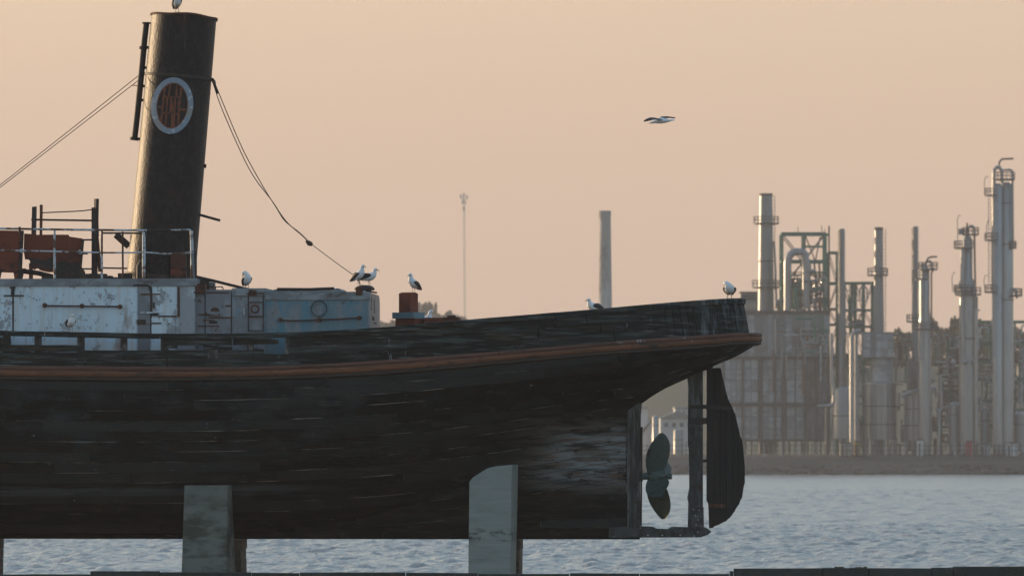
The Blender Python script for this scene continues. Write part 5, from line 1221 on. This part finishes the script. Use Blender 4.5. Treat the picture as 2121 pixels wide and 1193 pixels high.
# --- tall brick chimney and radio mast
t = Th('brick_chimney', 1253, 1180, 'tall old masonry chimney with a sooty flared crown standing alone', 'chimney', gz=land_z(1253, 1180)-1)
t.lathe('shaft', 'brick_soot', [(19, 942), (14.5, 690), (13.7, 600), (11.6, 455)], 1253.5, n=20); t.lathe('crown', 'brick_soot', [(11.6, 455), (12.9, 448), (12.9, 437), (10, 437)], 1252.7, n=20)
t = Th('radio_mast', 961, 3300, 'distant thin radio mast with an antenna cluster at its top', 'mast', gz=land_z(961, 3300)-1)
mb = MB()
for k in range(3):
    a = 2*pi*k/3+.4; mb.tube([t.p(964.5+2.4*cos(a), 900, .5*sin(a)), t.p(961+1.7*cos(a), 410, .35*sin(a))], .13, 5)
for i in range(60):
    y = lerp(900, 412, i/60); y2 = lerp(900, 412, (i+1)/60); cx = lerp(964.5, 961, i/60)
    sgn = 1 if i % 2 else -1; mb.beam(t.p(cx-2*sgn, y, .2), t.p(cx+2*sgn, y2, .2), .12, .12)
t.put(mb, 'lattice', 'clad_panel')
for a, b, w_, h_ in ((955, 403, 4, 9), (961, 400, 3.4, 14), (967, 404, 3.6, 9), (958, 414, 3, 9), (964, 416, 3, 8), (961, 428, 5, 10)): t.box('antenna_panel', 'clad_panel', a-w_/2, a+w_/2, b, b+h_, -.6, .6)

# ------------------------------------------------------------------ trees
def tree_proto(kind):
    r = random.Random(kind*11+3); leaf = MB(); n = 1100 if kind < 2 else 700
    clumps = []
    for i in range(13 if kind != 2 else 8):
        a = r.uniform(0, 2*pi); q = sqrt(r.random())*.42
        if kind == 0: c = (q*cos(a), q*sin(a), r.uniform(.35, .85)); s_ = r.uniform(.13, .24)
        elif kind == 1: c = (q*1.1*cos(a), q*1.1*sin(a), r.uniform(.25, .7)); s_ = r.uniform(.14, .26)
        else: c = (q*1.3*cos(a), q*1.3*sin(a), r.uniform(.72, .92)); s_ = r.uniform(.10, .18)
        clumps.append((c, s_))
    for i in range(n):
        c, s_ = r.choice(clumps); d = Vector((r.gauss(0, 1), r.gauss(0, 1), r.gauss(0, .8))); d = d.normalized()*s_*r.uniform(.6, 1.05); p = Vector(c)+d
        u = Vector((r.gauss(0, 1), r.gauss(0, 1), r.gauss(0, 1))).normalized()*.045; v = u.cross(Vector((r.gauss(0, 1), r.gauss(0, 1), r.gauss(0, 1)))).normalized()*.035
        leaf.add([p-u-v, p+u-v, p+u+v, p-u+v], [(0, 1, 2, 3)])
    tr = MB().tube([(0, 0, -.1), (.01, 0, .2), (-.01, .01, .45), (.0, 0, .7)], [.035, .028, .02, .008], 7)
    for c, s_ in clumps[:7]: tr.tube([(0, 0, max(.2, c[2]-.3)), (c[0]*.6, c[1]*.6, c[2]-.08), c], [.014, .009, .004], 5)
    return leaf, tr
TP = []
for k in range(3):
    lf, tr = tree_proto(k); t = thing(('bushy_tree', 'spreading_tree', 'umbrella_tree')[k], (0, 0, 0), '', 'tree')
    lf.build('crown', 'leaf_dark', t, fix=False); tr.build('trunk', 'bark', t, True); TP.append([t, False])
def plant(kind, px, ytop, Y, wpx, label, group):
    zb = land_z(px, Y)-.3; zt = W(0, ytop, Y).z; hgt = max(3, (zt-zb)); wid = wpx*Y/F
    t, used = TP[kind]; loc = (W(px, 0, Y).x, Y, zb); sc = (wid, wid, hgt/.98); rz = random.uniform(0, 6.28)
    if not used: t.location = loc; t.rotation_euler = (0, 0, rz); t.scale = sc; TP[kind][1] = True; o = t
    else: o = copy_thing(t, loc, rz, scale=sc)
    tag(o, label, 'tree', group); return o
G1 = 'trees behind the refinery'
def where(px):
    for a, b in ((1480, 'behind the pale warehouses'), (1730, 'behind the great heater house'), (1800, 'behind the long green truss gantry'), (1862, 'behind the panelled box heater'), (1932, 'behind the thin distillation column'),
                 (1972, 'left of the stepped column'), (2030, 'behind the stepped column'), (2062, 'between the stepped column and the tallest column')):
        if px < a: return b
    return 'behind the green pipe rack'
def belt(kind, px, yt, Y, wd): plant(kind, px, yt, Y, wd, ('bushy', 'wide spreading')[kind]+' dark green tree '+where(px), G1)
for i in range(34):
    px = 1328+i*24+random.uniform(-6, 6); Y = random.uniform(1300, 1480)
    yt = random.uniform(770, 815) if px < 1840 else random.uniform(735, 785)
    belt(i % 2, px, yt, Y, random.uniform(90, 130))
for px, yt, wd in ((1946, 648, 52), (1966, 650, 64), (1984, 662, 50), (1868, 684, 50), (1932, 690, 56), (2040, 668, 76), (2112, 684, 80)): belt(1 if px % 4 else 0, px, yt, 1320+px % 40, wd)
for px, yt, kd, wd in ((872, 628, 2, 26), (893, 628, 2, 22), (905, 640, 1, 46), (920, 638, 1, 50), (880, 645, 0, 50), (938, 652, 0, 46), (952, 657, 0, 44), (962, 664, 1, 40), (800, 662, 1, 40), (790, 666, 0, 40), (815, 664, 0, 34), (850, 648, 1, 40), (835, 655, 0, 40), (910, 655, 0, 40)):
    ps_ = 'between the after house and the towing bitt' if px < 860 else 'behind the hatch coaming' if px < 925 else 'beyond the hatch coaming toward the radio mast'
    plant(kd, px, yt, random.uniform(1950, 2010), wd, ('hazy umbrella shaped tree on the far hill' if kd == 2 else 'hazy '+('bushy', 'spreading')[kd]+' tree on the far hill '+ps_), 'umbrella trees on the far hill' if kd == 2 else 'trees on the far hill')

# ------------------------------------------------------------------ haze
hm = bpy.data.materials.new('haze'); hm.use_nodes = True; n_ = hm.node_tree; n_.nodes.remove(n_.nodes['Principled BSDF'])
pv = n_.nodes.new('ShaderNodeVolumePrincipled'); pv.inputs['Color'].default_value = (0.60, 0.60, 0.62, 1); pv.inputs['Density'].default_value = 0.00018; pv.inputs['Anisotropy'].default_value = 0.1
n_.links.new(pv.outputs[0], n_.nodes['Material Output'].inputs['Volume']); MATS['haze'] = hm
tag(MB().box((-1560, -80, -2.0), (1560, 4100, 160)).build('haze', 'haze'), 'thin warm evening haze', kind='stuff')
# ------------------------------------------------------------------ gulls
def gull(label, at, rz, pose='stand', sc=1.06):
    """at: world point under the feet; rz: heading of the beak; origin at the feet"""
    t = thing('gull', at, label, 'gull', 'black backed gulls', rz); t.scale = (sc, sc, sc)
    dz = 0.0 if pose != 'sit' else -.135
    if pose == 'preen':     # neck folded back over one shoulder
        path = [(-.20, 0, .135, .010), (-.15, 0, .155, .04), (-.075, 0, .195, .078), (.005, 0, .24, .093), (.055, -.005, .29, .082), (.07, -.02, .335, .060), (.06, -.045, .375, .047), (.03, -.065, .392, .043), (-.005, -.078, .378, .036), (-.032, -.085, .350, .022), (-.04, -.087, .337, .012)]
    elif pose in ('crouch', 'sit'):
        path = [(-.24, 0, .145, .010), (-.17, 0, .165, .042), (-.08, 0, .195, .080), (.01, 0, .225, .094), (.07, 0, .26, .080), (.098, 0, .305, .056), (.105, 0, .345, .044), (.118, 0, .375, .043), (.145, 0, .380, .036), (.170, 0, .372, .019), (.178, 0, .368, .011)]
    else:
        path = [(-.20, 0, .125, .010), (-.145, 0, .150, .042), (-.07, 0, .195, .080), (.005, 0, .245, .094), (.055, 0, .300, .078), (.072, 0, .355, .054), (.078, 0, .395, .044), (.092, 0, .425, .043), (.120, 0, .430, .036), (.146, 0, .421, .019), (.154, 0, .417, .011)]
    UP = {'preen': 24, 'crouch': 14, 'sit': 10}.get(pose, 26)
    pts = [Vector((a, b, c+dz)) for a, b, c, r in path]; rs = [r for a, b, c, r in path]
    # smooth the spine
    P2 = []; R2 = []
    for i in range(len(pts)-1):
        p0, p1, p2, p3 = pts[max(0, i-1)], pts[i], pts[i+1], pts[min(len(pts)-1, i+2)]
        for k in range(3):
            u = k/3; P2.append(.5*((2*p1)+(p2-p0)*u+(2*p0-5*p1+4*p2-p3)*u*u+(3*p1-p0-3*p2+p3)*u**3)); R2.append(lerp(rs[i], rs[i+1], u*u*(3-2*u)))
    P2.append(pts[-1]); R2.append(rs[-1])
    body = MB().tube(P2, R2, 14).build('body', 'feather_white', t, True)
    hd = pts[-1]; hdir = (pts[-1]-pts[-3]).normalized()
    MB().tube([hd-hdir*.012, hd+hdir*.022, hd+hdir*.045, hd+hdir*.052+Vector((0, 0, -.012))], [.013, .011, .008, .002], 8).build('beak', 'beak_yellow', t, True)
    hc_ = pts[-3]; side = hdir.cross(Vector((0, 0, 1))).normalized()
    for sg in (-1, 1): MB().ball(hc_+hdir*.012+side*sg*.036+Vector((0, 0, .006)), .007, 6, 4).build('eye', 'eye_black', t, True)
    for sg in (-1, 1):      # folded wing: long leaf lying on the flank, tip past the tail
        A = []; B = []; n = 12
        for i in range(n+1):
            f = i/n; x = lerp(.075, -.36, f); zc = lerp(.245, .158, f)+.022*sin(pi*f)+dz; hw = .066*sin(pi*min(1, (f*.93+.05)))**.7*(1-.35*f)+.003
            yo = (.073*cos(min(1, abs(f-.25)*1.25)*pi/2)+.018)*sg; ra = []; rb = []
            for j in range(6):
                g_ = j/5*2-1; bul_ = .02*(1-g_*g_)*sg
                ra.append((x-.02*g_, yo+bul_-.028*max(0, g_)*sg, zc+hw*g_)); rb.append((x-.02*g_, yo+bul_-.028*max(0, g_)*sg-.012*sg, zc+hw*g_))
            A.append(ra); B.append(rb)
        ca, sa = cos(radians(UP-10)), sin(radians(UP-10)); piv = (.0, .235+dz)
        rt = lambda p: (piv[0]+(p[0]-piv[0])*ca*.86-(p[2]-piv[1])*sa-.012, p[1]*1.08, piv[1]+(p[0]-piv[0])*sa*.86+(p[2]-piv[1])*ca+.012)
        A = [[rt(p) for p in r] for r in A]; B = [[rt(p) for p in r] for r in B]
        MB().shell(A, B).build('wing', 'feather_black', t, True)
    tp = pts[0]; td = (pts[0]-pts[2]).normalized(); nz = Vector((-td.z, 0, td.x)); nz = nz if nz.z > 0 else -nz; e1, e2 = tp-td*.05, tp+td*.085; yv = Vector((0, 1, 0))
    MB().hexa([e1-yv*.03, e1+yv*.03, e2+yv*.042, e2-yv*.042, e1-yv*.03+nz*.016, e1+yv*.03+nz*.016, e2+yv*.042+nz*.007, e2-yv*.042+nz*.007]).build('tail', 'feather_white', t)
    if pose != 'sit':
        for sg in (-1, 1):
            lg = MB().tube([(-.02, .035*sg, .17), (-.03, .035*sg, .085), (-.012, .035*sg, .006)], [.011, .007, .007], 6).build('leg', 'leg_pink', t, True)
            MB().plate([(-.02, .035*sg, .0), (.045, .035*sg-.028, .0), (.055, .035*sg, .0), (.045, .035*sg+.028, .0)], (0, 0, .006)).build('foot', 'leg_pink', lg)
    return t
def on(px, py, y): return l2w(S(px, py, y))
D = radians
gull('white breasted gull standing on the funnel rim', l2w(fpt(FL+.03, radians(-6), fun_r(FL)))+Vector((0, 0, .0)), D(-78))
gull('gull preening its back on the grey engine casing roof', on(512, 600.5, -1.4), D(-75), 'preen')
gull('taller gull on the domed ventilator, facing aft with neck raised', on(745, 590.5, -1.05), D(-42))
gull('hunched gull on the domed ventilator beside the taller one', on(767, 593, -.98), D(-22), 'crouch')
gull('gull standing on the rust red towing bitt, facing forward', on(855, 608, -.02), D(232))
gull('gull half hidden behind the hatch coaming, only its head showing', l2w((S(884, 685, 1.15).x, 1.15, S(0, 685, 1.15).z)), D(-15), 'stand')
gull('gull sitting on the sloping bulwark rail in front of the brick chimney', on(1228, 643.5, -1.9), D(218), 'sit')
gull('gull preening on the stern end of the rail', on(1511, 618.5, -.9), D(-95), 'preen', 1.0).scale = (1.0, 1.4, 0.98)
gull('white gull standing on the broken rail before the white deckhouse', on(147, 688.5, -2.62), D(-72), 'crouch')
# the flying one
def flying(px, py, Y):
    c = W(px, py, Y); t = thing('gull', c, 'gull gliding in the open sky with both wings spread', 'gull', 'black backed gulls')
    def q(a, b, d): w_ = W(a, b, Y); return Vector((w_.x-c.x, d, w_.z-c.z))
    sp_ = [(1345.5, 255, .10, .010), (1349, 254, .09, .028), (1354, 252.5, .07, .040), (1361, 250.8, .03, .068), (1369, 250.4, -.02, .075), (1377, 250.8, -.07, .058), (1384, 250.8, -.11, .036), (1391, 250.3, -.15, .02), (1396.5, 250, -.18, .012)]
    P2 = [q(a, b, d) for a, b, d, r in sp_]; MB().tube(P2, [r for *_, r in sp_], 14).build('body', 'feather_white', t, True)
    MB().tube([q(1346, 255, .10), q(1343.6, 256.4, .11)], [.013, .003], 8).build('beak', 'beak_yellow', t, True)
    MB().plate([q(1390, 249.2, -.1), q(1397, 249, -.14), q(1396.5, 251.6, -.22), q(1389, 251.8, -.16)], (0, .0, .015)).build('tail', 'feather_white', t)
    def wing(lead, trail):
        A = []; B = []
        for (a, b, d), (a2, b2, d2) in zip(lead, trail):
            ra = []; rb = []
            for j in range(5):
                f = j/4; p = q(lerp(a, a2, f), lerp(b, b2, f), lerp(d, d2, f)); th = .014*(1-f)+.003; cm = .015*sin(pi*f)
                ra.append(p+Vector((0, 0, cm+th))); rb.append(p+Vector((0, 0, cm-th*.4)))
            A.append(ra); B.append(rb)
        return MB().shell(A, B)
    wing([(1362, 248, .16), (1366, 244.5, .30), (1371, 241, .44), (1382, 240, .58), (1400, 241.8, .80)], [(1378, 249, -.05), (1380, 247, .15), (1382, 244, .33), (1388, 242.6, .50), (1400.5, 242.2, .80)]).build('wing', 'feather_black', t, True)
    wing([(1362, 248.5, -.02), (1352, 245.8, -.16), (1345, 246.6, -.30), (1338, 250, -.46), (1332, 255.4, -.66)], [(1372, 249.5, -.16), (1360, 249, -.30), (1352, 250.8, -.40), (1343, 253.2, -.52), (1332.4, 255.8, -.67)]).build('wing', 'feather_black', t, True)
flying(1368, 249, 150)
